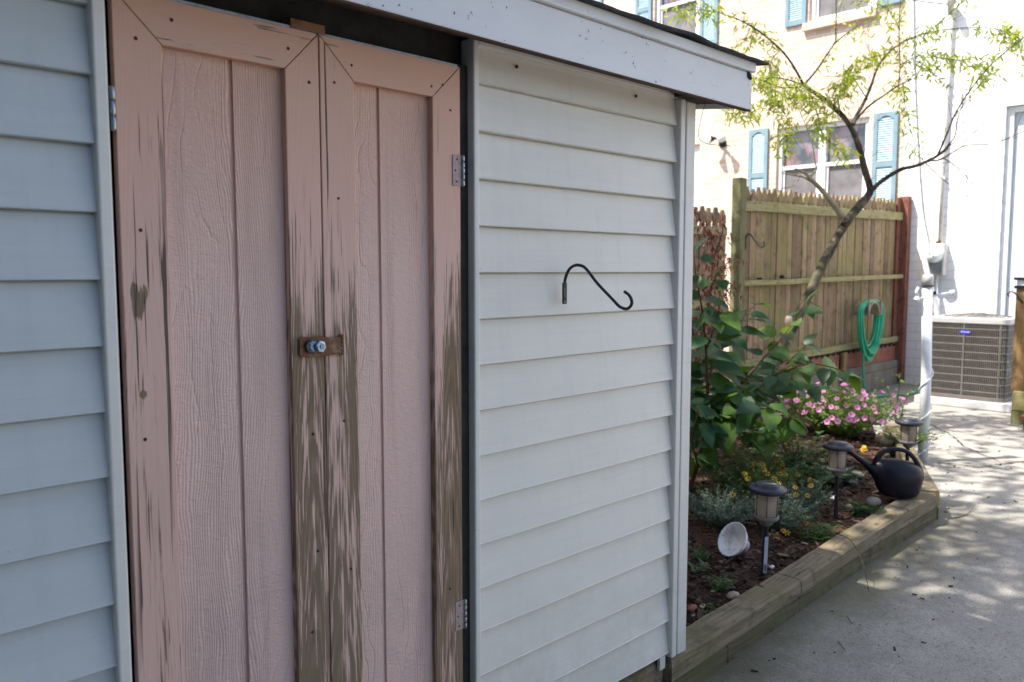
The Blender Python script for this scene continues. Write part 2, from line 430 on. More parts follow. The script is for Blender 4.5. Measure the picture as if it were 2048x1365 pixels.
# soil of the raised bed
def soil_h(x, y):
    t = max(0, min(1, (y-1.55)/1.1))
    return lerp(ztim(x)-.022, .135, t) + .012*math.sin(x*5.1+y*3)*math.sin(y*6.3-x) + .008*math.sin(x*17)*math.cos(y*15)
def bed_back(x): return 3.545
def bed_front(x):
    if x < 4.46: return 1.555
    return 1.555 + (x-4.46)*.50
def in_bed(x, y): return 2.0 < x < 7.3 and bed_front(x) < y < bed_back(x)
def soil_mat():
    g = G('bark_mulch'); a = g.noise((26,26,26), 5, .75); b = g.voronoi((70,70,70), out='Color')
    big = g.noise((2.2,2.2,2.2), 3)
    s = g.sep(b)[0]
    col = g.ramp(s, [(0,(.022,.013,.009)),(.45,(.04,.023,.016)),(.8,(.08,.047,.032)),(1,(.15,.10,.07))])
    col = g.mix(g.rng(a, .45, .65), col, (.03,.018,.012))
    col = g.mix(g.rng(big, .45, .7, 0, .5), col, (.13,.06,.04))
    h = g.math('ADD', a, g.math('MULTIPLY', s, .7))
    return g.done(g.bsdf(col, .93, g.bump(h, 1., .012), spec=.15))
M['soil'] = soil_mat()
def soil():
    mb = MB(); r = random.Random(5); nx, ny = 170, 70; vs = []
    for j in range(ny+1):
        for i in range(nx+1):
            x = lerp(1.6, 7.3, i/nx); y = lerp(bed_front(x)-.0, bed_back(x), j/ny)
            vs.append((x, y, soil_h(x, y)+r.uniform(-.008, .010)))
    mb.add(vs, [(j*(nx+1)+i, j*(nx+1)+i+1, (j+1)*(nx+1)+i+1, (j+1)*(nx+1)+i) for j in range(ny) for i in range(nx)], True)
    return tag(mb.build('soil', M['soil']), kind='structure')
soil()
# loose mulch chips
g = G('mulch_chip'); r_ = g.rand()
col = g.ramp(r_, [(0,(.03,.018,.012)),(.4,(.045,.025,.017)),(.75,(.08,.045,.03)),(.93,(.15,.105,.07)),(1,(.32,.25,.18))])
M['chip'] = g.done(g.bsdf(col, .9, g.bump(g.noise((60,60,60), 3), .5, .003), spec=.2))
def chips(n, seed, region, zf, smin, smax, name, mat, label=None):
    mb = MB(); r = random.Random(seed); k = 0
    while k < n:
        x, y = region(r)
        if x is None: continue
        L = r.uniform(smin, smax)*r.uniform(.6, 1.2); W = L*r.uniform(.18, .5)
        a = r.uniform(0, PI); t = r.uniform(-.45, .45)
        ax = Vector((math.cos(a), math.sin(a), t)); az = Vector((r.uniform(-.4,.4), r.uniform(-.4,.4), 1))
        ay = az.cross(ax).normalized(); az = ax.cross(ay)
        mb.obox((x, y, zf(x, y)+r.uniform(.001, .010)), ax, ay, az, L/2, W/2, r.uniform(.0012, .003)); k += 1
    o = mb.build(name, mat); tag(o, label, name.replace('_', ' '), kind='stuff'); return o
def bedpt(r):
    x = 2.1 + 4.6*r.random()**1.5; y = r.uniform(1.5, 3.5)
    return (x, y) if in_bed(x, y) else (None, None)
chips(9000, 11, bedpt, soil_h, .012, .042, 'mulch_chips', M['chip'], 'brown bark mulch chips covering the raised bed')
def patpt(r):
    x = 1.6 + 6.5*r.random(); y = 1.38 - 3.2*r.random()**1.8
    if x > 4.5: y += (x-4.5)*.3
    return (x, y)
chips(500, 14, bedpt, lambda x, y: soil_h(x, y)+.004, .035, .075, 'bark_pieces', M['chip'], 'larger loose bark pieces and dead leaves on top of the mulch')
chips(520, 12, patpt, lambda x, y: zg(x)-.006, .005, .022, 'leaf_litter', M['chip'], 'scattered bits of bark and dry leaf on the concrete patio')

# ------------------------------------------------------------------ timber edging
bed = thing('timber_edging', 'two-high weathered timber edging around the mulched garden bed', 'garden edging', (2.3, 1.47, -.12))
def beam(p0, p1, w, z0, z1, mat, end=.0, seed=0, lo=None, hi=None):
    """horizontal timber from p0 to p1 (outer face line), width w to the left of the run, slightly uneven"""
    a = Vector((p0[0], p0[1], 0)); b = Vector((p1[0], p1[1], 0)); d = (b-a).normalized(); nrm = Vector((-d.y, d.x, 0))
    L = (b-a).length; n = max(2, int(L/.09)); r = random.Random(seed); vs = []; c = .006
    for i in range(n+1):
        p = a + d*L*i/n; z0_, z1_ = z0, z1
        if lo: z0_, z1_ = lo(p.x), hi(p.x)
        prof = [(0,z0_+c),(0,z1_-c*1.5),(c*1.5,z1_),(w-c,z1_),(w,z1_-c),(w,z0_+c),(w-c,z0_),(c,z0_)]; j = [r.uniform(-.0018,.0018) for _ in prof]; up = r.uniform(-.001,.0015)
        for k, (q, z) in enumerate(prof): v = p + nrm*(q+j[k]); vs.append((v.x, v.y, z+up+j[-k-1]*.6))
    m = len(prof); mb = MB()
    fs = [(i*m+k, i*m+(k+1) % m, (i+1)*m+(k+1) % m, (i+1)*m+k) for i in range(n) for k in range(m)]
    fs += [tuple(range(m-1, -1, -1)), tuple(n*m+k for k in range(m))]
    fs = [tuple(reversed(f)) for f in fs]
    mb.add(vs, fs); return mb.build('timber', mat, bed)
zmid = lambda x: lerp(zg(x), ztim(x), .47)
up = dict(lo=lambda x: zmid(x)+.002, hi=ztim); dn = dict(lo=lambda x: zg(x)-.01, hi=lambda x: zmid(x)-.001)
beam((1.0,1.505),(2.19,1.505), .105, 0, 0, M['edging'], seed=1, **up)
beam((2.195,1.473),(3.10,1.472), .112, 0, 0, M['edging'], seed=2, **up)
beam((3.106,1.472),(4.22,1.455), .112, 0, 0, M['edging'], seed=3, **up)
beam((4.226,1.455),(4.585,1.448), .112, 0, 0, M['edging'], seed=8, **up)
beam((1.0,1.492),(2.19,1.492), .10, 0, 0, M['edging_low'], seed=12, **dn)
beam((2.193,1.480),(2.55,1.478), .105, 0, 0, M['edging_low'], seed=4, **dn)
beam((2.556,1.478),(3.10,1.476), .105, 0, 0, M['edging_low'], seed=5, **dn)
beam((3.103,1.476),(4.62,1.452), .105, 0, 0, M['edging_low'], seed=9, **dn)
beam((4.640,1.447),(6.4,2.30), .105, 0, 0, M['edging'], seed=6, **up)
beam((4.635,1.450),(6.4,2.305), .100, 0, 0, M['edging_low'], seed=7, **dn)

# ================================================================== SHED
shed = thing('garden_shed', 'small grey vinyl sided shed with pink peeling double doors', 'shed', (.92, 1.55, 0))
D = 1.488
def siding(x0, x1, zt, step, zb, face=D):
    """clapboard courses; each bottom edge stands proud"""
    mb = MB(); z = zt; top = zt + step
    edges = []
    while z > zb: edges.append(z); z -= step
    edges = [zt+step] + edges + [zb]
    for a, b in zip(edges[:-1], edges[1:]):
        full = (a-b)/step; fy = face + .002; by = face + .019
        prof = [(by, a+.004), (by-.017*.98*min(1,full), b+.004), (by-.017*min(1,full)-.001, b+.0015), (by-.017*min(1,full)+.001, b), (by+.004, b+.0002)]
        prof = [(p[0], p[1]) for p in prof]
        n = max(1, int((x1-x0)/.12)); vs = []; r = random.Random(int(a*1000))
        for i in range(n+1):
            x = lerp(x0, x1, i/n); w = .0012*math.sin(x*9 + a*31)
            for (y, zz) in prof: vs.append((x, y+w, zz))
        m = len(prof)
        mb.add(vs, [(i*m+k, i*m+k+1, (i+1)*m+k+1, (i+1)*m+k) for i in range(n) for k in range(m-1)])
    return mb
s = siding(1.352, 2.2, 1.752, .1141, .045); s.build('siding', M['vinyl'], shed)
s = siding(-1.1, .489, 1.7410, .1141, .045); s.build('siding', M['vinyl_left_shaded'], shed)
# carcass behind
mb = MB(); mb.box(-1.1, .500, 1.515, 1.56, .05, 1.85).box(1.345, 2.262, 1.515, 1.55, .05, 1.85)
mb.box(-1.1, -1.05, 1.56, 3.0, .03, 1.85).box(2.215, 2.262, 1.56, 3.0, .03, 1.85).box(-1.1, 2.262, 3.0, 3.05, .03, 1.85)
mb.build('wall_frame', M['vinyl_trim'], shed)
mb = MB(); mb.box(.500, 1.345, 1.552, 1.562, .03, 1.93); mb.box(.44, 1.345, 1.530, 1.550, 1.787, 1.90)
mb.box(1.3065, 1.3365, 1.505, 1.55, .03, 1.787); mb.box(.500, .517, 1.515, 1.55, .03, 1.787)
mb.box(.500, 1.34, 1.500, 1.55, .03, .075)
mb.build('door_frame', M['darkframe'], shed)
# finishing trim
def rtrim(x0, x1, y0, y1, z0, z1, parent=shed, name='corner_trim', m='vinyl_trim', b=.004):
    return MB().box(x0, x1, y0, y1, z0, z1).build(name, M[m], parent, b, 3)
rtrim(.486, .5085, 1.480, 1.528, .03, 1.86, name='door_trim')
rtrim(1.337, 1.3545, 1.482, 1.530, .03, 1.852, name='door_trim')
mb = MB(); mb.box(2.197, 2.224, 1.477, 1.530, .030, 1.832); mb.box(2.2248, 2.276, 1.4745, 1.540, .033, 1.828)
mb.build('corner_trim', M['vinyl_trim'], shed, .004, 3)
# J-channel at the top of the right panel, with its two nail holes
MB().box(1.3555, 2.196, 1.484, 1.505, 1.836, 1.86).build('top_trim', M['vinyl_trim'], shed, .003)
for x in (1.495, 1.991):
    MB().lathe([(.0045,0),(.0045,.004),(.001,.006)], 10, (x, 1.4985, 1.812), (0,-1,0)).build('screw', M['rust'], shed)
MB().box(2.150, 2.235, 1.41, 1.475, 1.829, 1.848).build('flashing', M['dark'], shed, .004)
mb = MB(); mb.box(2.15, 2.18, 1.490, 1.5025, .0, .0425); mb.build('trim_scrap', M['vinyl_trim'], shed, .002)

# doors ---------------------------------------------------------------------
M['peel_a'] = peel('paint_outer_left', .561, 1.55, .5, .10, -.15, crack=.585, blob=[(.540,1.262,.010,.022,.5),(.556,1.262,.009,.022,.5),(.547,1.238,.014,.028,.55),(.551,1.081,.010,.009,.33)])
M['peel_b'] = peel('paint_meeting_left', .884, 1.60, 1.08, .34, -.15)
M['peel_c'] = peel('paint_meeting_right', .952, 1.56, 1.02, .38, -.19, K=1500.)
M['peel_d'] = peel('paint_outer_right', 1.262, 1.42, 1.05, .36, -.14)
M['peel_t'] = peel('paint_top_rail', 1.735, 0, 1, .0, -.175, horizontal=True)
def make_door(x0, x1, s0, s1, gx, mats, label):
    """door > stiles, rails, hinge, screws. s0/s1: inner edges of the stiles"""
    zt, zb, zi, zj = 1.776, .09, 1.696, .17
    f0, f1, pf = 1.488, 1.508, 1.506
    mb = MB()
    y0, y1 = pf, pf+.014
    xs = [x0+.01, gx-.0045, gx-.0035, gx+.0035, gx+.0045, x1-.01]; ys = [y0, y0, y0+.006, y0+.006, y0, y0]
    vs = []; nz = 2
    for z in (zb+.01, zt-.01):
        vs += [(x, y, z) for x, y in zip(xs, ys)]
    vs += [(x, y1, z) for z in (zb+.01, zt-.01) for x in (x0+.01, x1-.01)]
    n = 6
    mb.add(vs, [(k, k+1, n+k+1, n+k) for k in range(n-1)] + [(12,14,15,13)])
    door = mb.build('door', M['panel'], shed, label=label)
    g = .0006
    # mitred frame: the rails meet the stiles on a diagonal
    def frame(poly, m, name):
        return MB().prism(poly, 'y', f0, f1).build(name, M[m], door, .0016, 2)
    frame([(x0,zb),(s0,zj),(s0,zi),(x0,zt)], mats[0], 'stile')
    frame([(s1,zj),(x1,zb),(x1,zt),(s1,zi)], mats[1], 'stile')
    frame([(x0+g*2,zt+g),(s0+g,zi+g*1.2),(s1-g,zi+g*1.2),(x1-g*2,zt+g)], mats[2], 'rail')
    frame([(x0+g*2,zb-g),(x1-g*2,zb-g),(s1-g,zj-g*1.2),(s0+g,zj-g*1.2)], mats[2], 'rail')
    return door
doorL = make_door(.521, .9185, .603, .843, .738, ('peel_a','peel_b','peel_t'), 'left pink door leaf with bare weathered meeting stile and the steel hasp')
doorR = make_door(.9215, 1.298, 1.002, 1.215, 1.075, ('peel_c','peel_d','peel_t'), 'right narrower pink door leaf badly peeled along its outer edge')
def screwhole(x, z, door, r=.0035, m='screw'):
    MB().lathe([(r,0),(r*.9,.0007),(.0005,.0005)], 10, (x, 1.4878, z), (0,-1,0)).build('screw', M[m], door)
for x, z in ((.559,1.699),(.622,1.743),(.851,1.736),(.896,1.678),(.555,1.371),(.549,1.0),(.888,.962),(.894,.711),(.877,.539)):
    screwhole(x, z, doorL)
for x, z in ((.998,1.729),(.955,1.687),(1.212,1.719),(1.268,1.673),(.960,1.451),(.964,.98),(.975,.651),(1.257,.527),(1.245,1.727)):
    screwhole(x, z, doorR, .003)
def barrel(x, y, z0, z1, door, m, r=.0048, parts=3):
    mb = MB(); h = (z1-z0)/parts
    for i in range(parts):
        a = z0+h*i+.0012; b = z0+h*(i+1)-.0012
        mb.lathe([(r*.8,a),(r,a+.001),(r,b-.001),(r*.8,b)], 12, (x, y, 0))
    mb.lathe([(r*.5,z0-.001),(r*.5,z1+.001)], 8, (x, y, 0))
    return mb
b = barrel(.5150, 1.4835, 1.537, 1.612, doorL, 'galv'); b.box(.511,.5135,1.486,1.53,1.538,1.611); b.build('hinge', M['galv'], doorL)
b = barrel(.5150, 1.4835, .41, .485, doorL, 'galv'); b.box(.511,.5135,1.486,1.53,.411,.484); b.build('hinge', M['galv'], doorL)
for z0, z1 in ((1.500,1.572),(.415,.488)):
    b = barrel(1.3025, 1.4835, z0, z1, doorR, 'galv', .0042, 5)
    b.box(1.304, 1.3055, 1.486, 1.53, z0+.001, z1-.001); b.build('hinge', M['galv'], doorR)
    pl = MB().box(1.2725, 1.3005, 1.4855, 1.4877, z0, z1).build('hinge_leaf', M['pinkmetal'], doorR, .0008)
    for dx, dz in ((.012,.010),(.008,.036),(.013,.062)):
        MB().lathe([(.0028,0),(.0024,.0007),(.0004,.0004)], 8, (1.2725+dx, 1.4854, z0+dz), (0,-1,0)).build('screw', M['rust'], doorR)
# hasp across the meeting stiles
mb = MB(); r = .004
mb.prism([(.857,1.166-r),(.857+r,1.166),(.918,1.1645),(.9225,1.1615),(.955,1.1615),(.955,1.1245),(.9225,1.1245),(.918,1.1225),(.857+r,1.125),(.857,1.125+r)], 'y', 1.4795, 1.4815)
mb.build('hasp', M['hasp'], shed, .0005)
mb = MB(); mb.box(.9555,.965,1.4855,1.4877,1.122,1.166)
for k in range(5): mb.lathe([(.0028,1.1235+.0082*k),(.0028,1.1235+.0082*k+.0074)], 8, (.9575,1.4822,0))
mb.build('hasp_hinge', M['hasp'], shed)
mb = MB(); mb.box(.868,.905,1.4818,1.4877,1.130,1.161); mb.build('staple_plate', M['hasp'], shed, .001)
# puck lock on the hasp
lock = thing('padlock', 'round chrome puck lock on the rusty hasp between the pink doors', 'padlock', (.888, 1.479, 1.145))
mb = MB(); mb.lathe([(.0125,0),(.0150,.002),(.0155,.008),(.0125,.013),(.0085,.0145)], 8, (.884,1.4793,1.1455), (-.15,-1,.0), smooth=False)
mb.build('lock_body', M['chrome'], lock, .0008)
mb = MB(); mb.lathe([(.0135,0),(.0142,.0015),(.0142,.0065),(.0125,.008),(.0070,.0085),(.006,.0075)], 6, (.893,1.4655,1.1455), (.22,-1,.05), smooth=False)
mb.build('lock_face', M['chrome'], lock, .0006)
mb = MB(); mb.lathe([(.0042,0),(.0042,.0012),(.003,.0016)], 14, (.8945,1.4575,1.1457), (.22,-1,.05)); mb.build('keyway', M['galv'], lock)
mb = MB(); mb.box(-.0005,.0005,-.0006,.0006,-.0024,.0024); q = MB(); q.v = [(.8951+x, 1.4558+y, 1.1459+z) for x, y, z in mb.v]; q.f = mb.f; q.sm = mb.sm; q.build('key_slot', M['dark'], lock)
# wooden turn block above the doors
tag(MB().box(.860,.938,1.4925,1.528,1.7795,1.798).build('wood_block', M['rawwood'], None, .001), 'short bare wood block wedged above the meeting edge of the pink doors', 'wood block')
# weather strip on top of the doors
MB().box(.523,.917,1.495,1.512,1.7775,1.7835).build('weather_strip', M['galv'], doorL)
MB().box(.923,1.296,1.495,1.512,1.7775,1.7825).build('weather_strip', M['galv'], doorR)

# eaves, fascia and roof --------------------------------------------------------
FX1 = 2.425; FY = 1.365
mb = MB(); n = 40; vs = []
prof = [(FY+.019,1.812),(FY,1.812),(FY,1.9225),(FY-.0005,1.9235),(FY+.019,1.924)]
mb.box(-1.3, FX1, FY, FY+.019, 1.812, 1.926); mb.build('fascia', M['fascia'], shed, .003, 2)
mb = MB(); mb.box(-1.3, FX1+.002, FY-.012, FY+.02, 1.9275, 1.957); mb.build('fascia_cap', M['fascia'], shed, .003, 2)
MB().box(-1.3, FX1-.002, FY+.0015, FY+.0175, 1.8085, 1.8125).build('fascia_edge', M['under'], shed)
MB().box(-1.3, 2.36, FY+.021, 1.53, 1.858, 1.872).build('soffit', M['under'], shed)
# rake boards on the gable end, and its dark underside
def gable(x0, x1, y0, y1, z0, h, rise):
    return MB().add([(x,y,z) for x in (x0,x1) for y,z in ((y0,z0),(y1,z0+rise),(y1,z0+rise+h),(y0,z0+h))],
        [(0,1,2,3),(4,7,6,5),(0,4,5,1),(1,5,6,2),(2,6,7,3),(3,7,4,0)])
gable(2.405, FX1, FY+.0195, 2.28, 1.818, .11, .115).build('rake_board', M['fascia'], shed, .002)
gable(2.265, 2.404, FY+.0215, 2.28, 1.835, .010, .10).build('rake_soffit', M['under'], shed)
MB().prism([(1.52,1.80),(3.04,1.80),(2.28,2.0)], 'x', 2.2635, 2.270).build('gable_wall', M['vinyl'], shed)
def roof():
    mb = MB(); nx, ny = 90, 6; r = random.Random(2); vs = []
    bump = lambda x: .008*math.exp(-((x-2.03)/.07)**2)
    for j in range(ny+1):
        for i in range(nx+1):
            x = lerp(-1.35, FX1+.045, i/nx); y = lerp(FY-.032, 2.28, j/ny)
            e = r.uniform(-.004,.003) if j == 0 else 0
            vs.append((x, y+e, 1.9655 + (y-FY)*.13 + bump(x)*(1 if j < 2 else .3) + r.uniform(-.001,.001)))
    m = len(vs); vs2 = [(x,y,z-.0075) for x,y,z in vs]
    W = nx+1
    fs = [(j*W+i, j*W+i+1, (j+1)*W+i+1, (j+1)*W+i) for j in range(ny) for i in range(nx)]
    fs += [(m+j*W+i, m+(j+1)*W+i, m+(j+1)*W+i+1, m+j*W+i+1) for j in range(ny) for i in range(nx)]
    fs += [(i, m+i, m+i+1, i+1) for i in range(nx)]
    fs += [(j*W+nx, m+j*W+nx, m+(j+1)*W+nx, (j+1)*W+nx) for j in range(ny)]
    mb.add(vs+vs2, fs)
    mb.add([(-1.35,2.28,2.085),(FX1+.045,2.28,2.085),(FX1+.045,3.2,1.96),(-1.35,3.2,1.96)], [(0,1,2,3)])
    return mb
roof().build('roof', M['shingle'], shed)
mb = MB(); mb.tube([(2.395,1.372,1.935),(2.40,1.365,1.915),(2.41,1.36,1.905)], [.006,.010,.004], 6); mb.build('torn_felt', M['shingle'], shed)

# plant hook on the wall
mb = MB(); mb.prism([(1.648,1.213),(1.651,1.2105),(1.658,1.2105),(1.661,1.213),(1.661,1.268),(1.648,1.268)], 'y', 1.4705, 1.4765)
pts = [(1.6545,1.4735,1.255),(1.6545,1.472,1.275),(1.6545,1.463,1.296),(1.6545,1.451,1.309),(1.6545,1.433,1.315),(1.6545,1.415,1.3135),(1.6545,1.402,1.308),(1.6545,1.385,1.293),(1.6545,1.359,1.267),(1.6545,1.309,1.227),(1.6545,1.292,1.213),(1.6545,1.280,1.207),(1.6545,1.268,1.2045),(1.6545,1.258,1.207),(1.6545,1.2495,1.216),(1.6545,1.249,1.226),(1.6545,1.257,1.239),(1.6545,1.272,1.248)]
mb.tube(smooth_path(pts, 3), .0042, 8); mb.lathe([(.0035,0),(.003,.0015),(.0,.002)], 8, (1.6545,1.4705,1.225), (0,-1,0))
tag(mb.build('plant_hook', M['iron'], origin=(1.6545,1.475,1.21)), 'black iron plant hook screwed to the grey shed siding', 'plant hook')
# loose wire under the eave corner
mb = MB(); pts = [(2.392,1.50,1.875),(2.386,1.516,1.837),(2.377,1.521,1.796),(2.369,1.524,1.755),(2.372,1.519,1.73),(2.390,1.501,1.717),(2.425,1.472,1.7125),(2.45,1.455,1.712)]
mb.tube(smooth_path(pts, 5), .0011, 6)
tag(mb.build('hanging_wire', M['iron'], origin=(2.392,1.50,1.875)), 'thin loose wire dangling below the shed eave corner', 'wire')

# ================================================================== FENCES
FYY = 3.55
def picket_panel(x0, x1, ztop0, ztop1, zbot, y, w=.092, gap=.006, seed=1):
    """dog-eared pickets: narrow neck below a pointed head"""
    mb = MB(); r = random.Random(seed); x = x0
    while x < x1-.03:
        t = (x-x0)/(x1-x0); zt = lerp(ztop0, ztop1, t)+r.uniform(-.012,.012); ww = w*r.uniform(.93,1.04); c = x+ww/2; yy = y+r.uniform(-.004,.004)
        h = ww/2; zb = zbot+r.uniform(-.01,.01); ln = r.uniform(-.004,.004)
        poly = [(c-h,zb),(c-h,zt-.175),(c-h*.62,zt-.150),(c-h*.62,zt-.125),(c-h,zt-.10),(c-h*.98,zt-.045),(c-h*.55,zt-.030),(c-h*.35,zt),
                (c+h*.35,zt),(c+h*.55,zt-.030),(c+h*.98,zt-.045),(c+h,zt-.10),(c+h*.62,zt-.125),(c+h*.62,zt-.150),(c+h,zt-.175),(c+h,zb)]
        poly = [(px+ln*(pz-zb), pz) for px, pz in poly]
        # split into convex pieces so the outline stays clean
        k = len(poly); pieces = [(0,1,14,15),(1,2,13,14),(2,3,12,13),(3,4,11,12),(4,5,10,11),(5,6,9,10),(6,7,8,9)]
        vs = [(p[0], yy, p[1]) for p in poly] + [(p[0], yy+.017, p[1]) for p in poly]
        fs = [q for q in pieces] + [tuple(reversed([i+k for i in q])) for q in pieces] + [(i, i+k, (i+1) % k + k, (i+1) % k) for i in range(k)]
        mb.add(vs, [tuple(reversed(f)) for f in fs]); x += ww+gap+r.uniform(0,.004)
    return mb
fence = thing('picket_fence', 'tall mossy wooden picket fence between the shed and the white house wall', 'fence', (8.0, 3.55, .3))
picket_panel(6.215, 9.70, 2.00, 2.10, .475, FYY+.045, seed=4).build('pickets', M['picket'], fence)
def rail(x0, x1, z0, z1, h, parent, y=FYY, d=.040, seed=0, name='rail'):
    mb = MB(); n = 12; r = random.Random(seed); vs = []
    for i in range(n+1):
        x = lerp(x0, x1, i/n); z = lerp(z0, z1, i/n)+r.uniform(-.003,.003)
        vs += [(x,y,z-h),(x,y,z),(x,y+d,z),(x,y+d,z-h)]
    fs = [(i*4+k, (i+1)*4+k, (i+1)*4+(k+1) % 4, i*4+(k+1) % 4) for i in range(n) for k in range(4)] + [(0,1,2,3),(n*4+3,n*4+2,n*4+1,n*4)]
    return mb.add(vs, [tuple(reversed(f)) for f in fs]).build(name, M['rail'], parent, .004)
rail(6.24, 9.72, 1.885, 1.955, .085, fence, seed=1)
rail(6.21, 9.72, 1.215, 1.262, .045, fence, y=FYY-.03, d=.072, seed=2)
rail(6.21, 9.72, .535, .555, .060, fence, seed=3)
MB().box(9.735, 9.835, 3.50, 3.60, .03, 2.14).build('end_post', M['redpaint'], fence, .006)
mb = MB(); mb.box(9.63, 9.733, 3.575, 3.594, .47, 2.12); mb.build('red_picket', M['redpaint'], fence)
mb = MB(); mb.box(8.20, 8.29, 3.515, 3.547, .06, .47); mb.build('support_stake', M['newwood'], fence, .004)
# red kick board behind the scalloped foot and the block wall below
def kick():
    mb = MB(); x = 6.2
    while x < 9.72:
        w = .118; n = 8
        vs = [(x+w*i/n, FYY+.028, .475-.035*(1-math.sqrt(max(0, 1-((i/n-.5)*2)**2)))*-1 - .035) for i in range(n+1)]
        vs += [(x+w*i/n, FYY+.028, .52) for i in range(n+1)]
        mb.add(vs, [(i, i+1, n+2+i, n+1+i) for i in range(n)]); x += w+.004
    return mb
kick().build('scalloped_trim', M['dark'], fence)
tag(MB().box(6.2, 9.73, FYY+.03, FYY+.16, .285, .474).build('red_kick_board', M['redboard'], origin=(8,3.6,.285)), 'faded red boards lying on the block footing below the picket fence', 'board')
g = G('block_wall_concrete'); x, y, z = g.sep(); k = g.n.new('ShaderNodeTexBrick'); g.link(g.comb(x, z, 0), k.inputs['Vector'])
for nm, v in (('Scale',1),('Brick Width',.4),('Row Height',.2),('Mortar Size',.006),('Mortar Smooth',.4)): k.inputs[nm].default_value = v
k.inputs['Color1'].default_value = (.27,.25,.22,1); k.inputs['Color2'].default_value = (.20,.19,.165,1); k.inputs['Mortar'].default_value = (.11,.10,.085,1)
f = g.noise((4,4,4), 5, .7); c = g.mix(g.rng(f,.4,.7,0,.6), k.outputs[0], (.12,.105,.075))
M['block'] = g.done(g.bsdf(c, .9, g.bump(g.noise((70,)*3,3), .6, .004), spec=.2))
tag(MB().box(-1.0, 9.82, FYY+.0, FYY+.20, .0, .284).build('block_wall', M['block'], None, .006, origin=(7.5,3.6,0)), 'low grey concrete block footing wall beneath the picket fence', 'wall')
post = MB(); post.box(6.108, 6.204, 3.514, 3.60, .286, 2.062)
tag(post.build('fence_post', M['postwood'], None, .008, origin=(6.1,3.57,.28)), 'thick mossy square fence post standing above the pickets near the shed', 'post')
lf = thing('low_picket_fence', 'lower shaded picket fence section beside the shed corner left of the tall post', 'fence', (5.0, 3.6, .28))
picket_panel(-1.0, 5.98, 1.80, 1.80, .30, FYY+.05, seed=9).build('pickets', M['picket'], lf)
rail(-1.0, 5.985, 1.655, 1.655, .07, lf, y=FYY+.008, d=.038, seed=5); rail(-1.0, 5.985, 1.065, 1.06, .06, lf, y=FYY+.008, d=.038, seed=6)
# hook on the fence post
pts = [(6.2,3.512,1.50),(6.2,3.512,1.567),(6.2,3.502,1.597),(6.2,3.476,1.603),(6.2,3.45,1.575),(6.2,3.42,1.534),(6.2,3.38,1.497),(6.2,3.355,1.497),(6.2,3.344,1.515),(6.2,3.352,1.54)]
mb = MB(); mb.tube(smooth_path(pts,3), .006, 8); mb.box(6.193,6.204,3.508,3.514,1.48,1.55)
tag(mb.build('plant_hook', M['iron'], origin=(6.2,3.51,1.5)), 'small iron plant hook fixed to the mossy fence post', 'plant hook')
# two dark objects on the middle rail
def lump(x, w, h, label):
    mb = MB(); r = random.Random(int(x*100))
    mb.lathe([(w*.35,0),(w*.5,h*.3),(w*.42,h*.75),(w*.2,h)], 12, (x, FYY-.008, 1.222+(x-6.2)*.013), squash=lambda a, z: 1+.25*math.sin(a*3+x))
    tag(mb.build('garden_ornament', M['iron'], origin=(x, FYY, 1.22)), label, 'ornament')
lump(6.50, .05, .018, 'flat dark object on the middle fence rail next to the post')
lump(6.90, .045, .034, 'small round dark knob lying on the middle fence rail')

# garden hose on its hanger ------------------------------------------------------
M['hose'] = simple('green_hose', (.012,.40,.21), (.008,.28,.14), 8, .38, .1)
mb = MB(); r = random.Random(4)
cx, cz, hy = 8.63, .80, 3.47
pts = []
for k in range(16):
    ry = .18+.020*(k % 4)+r.uniform(-.012,.02); rx = .125+.016*(k % 3)+r.uniform(-.01,.018); yy = hy-.008*(k//3)-.012*(k % 3); low = r.uniform(-.02,.05)
    for i in range(24):
        a = PI/2 - 2*PI*i/24
        zz = cz+.09+math.sin(a)*.10 if math.sin(a) > 0 else cz+.09+math.sin(a)*(ry*1.6+low+.10)
        pts.append((cx+.02*math.sin(k)+math.cos(a)*1.7*(rx if math.sin(a)>0 else rx*(1-.05*(-math.sin(a))**3)), yy+.004*math.sin(a*2+k), zz))
mb.tube(pts, .0125, 7)
tail = [(8.49,3.44,.70),(8.47,3.43,.50),(8.45,3.42,.30),(8.44,3.40,.12),(8.43,3.36,.022),(8.52,3.30,.016),(8.7,3.20,.016),(8.95,3.13,.016),(9.25,3.16,.016),(9.6,3.22,.016)]
mb.tube(smooth_path(tail, 5), .0115, 7)
tag(mb.build('garden_hose', M['hose'], origin=(8.63,3.47,.9)), 'bright green garden hose coiled on the fence and trailing along the ground', 'hose')
M['hanger'] = simple('tan_hanger', (.40,.31,.22), (.28,.20,.14), 20, .6, .2)
mb = MB(); n = 10
for i in range(n):
    a = PI*i/n; b = PI*(i+1)/n
    mb.add([(cx+math.cos(t)*rr, y, .84+math.sin(t)*rr) for y in (3.395,3.55) for t, rr in ((a,.13),(b,.13),(b,.145),(a,.145))],
           [(0,1,2,3),(7,6,5,4),(3,2,6,7),(1,0,4,5)])
mb.box(cx-.165,cx-.146,3.385,3.40,.84,1.02).box(cx+.146,cx+.165,3.385,3.40,.84,1.0)
tag(mb.build('hose_hanger', M['hanger'], origin=(cx,3.5,.87)), 'tan half-round hose hanger holding the green hose on the fence', 'hose hanger')

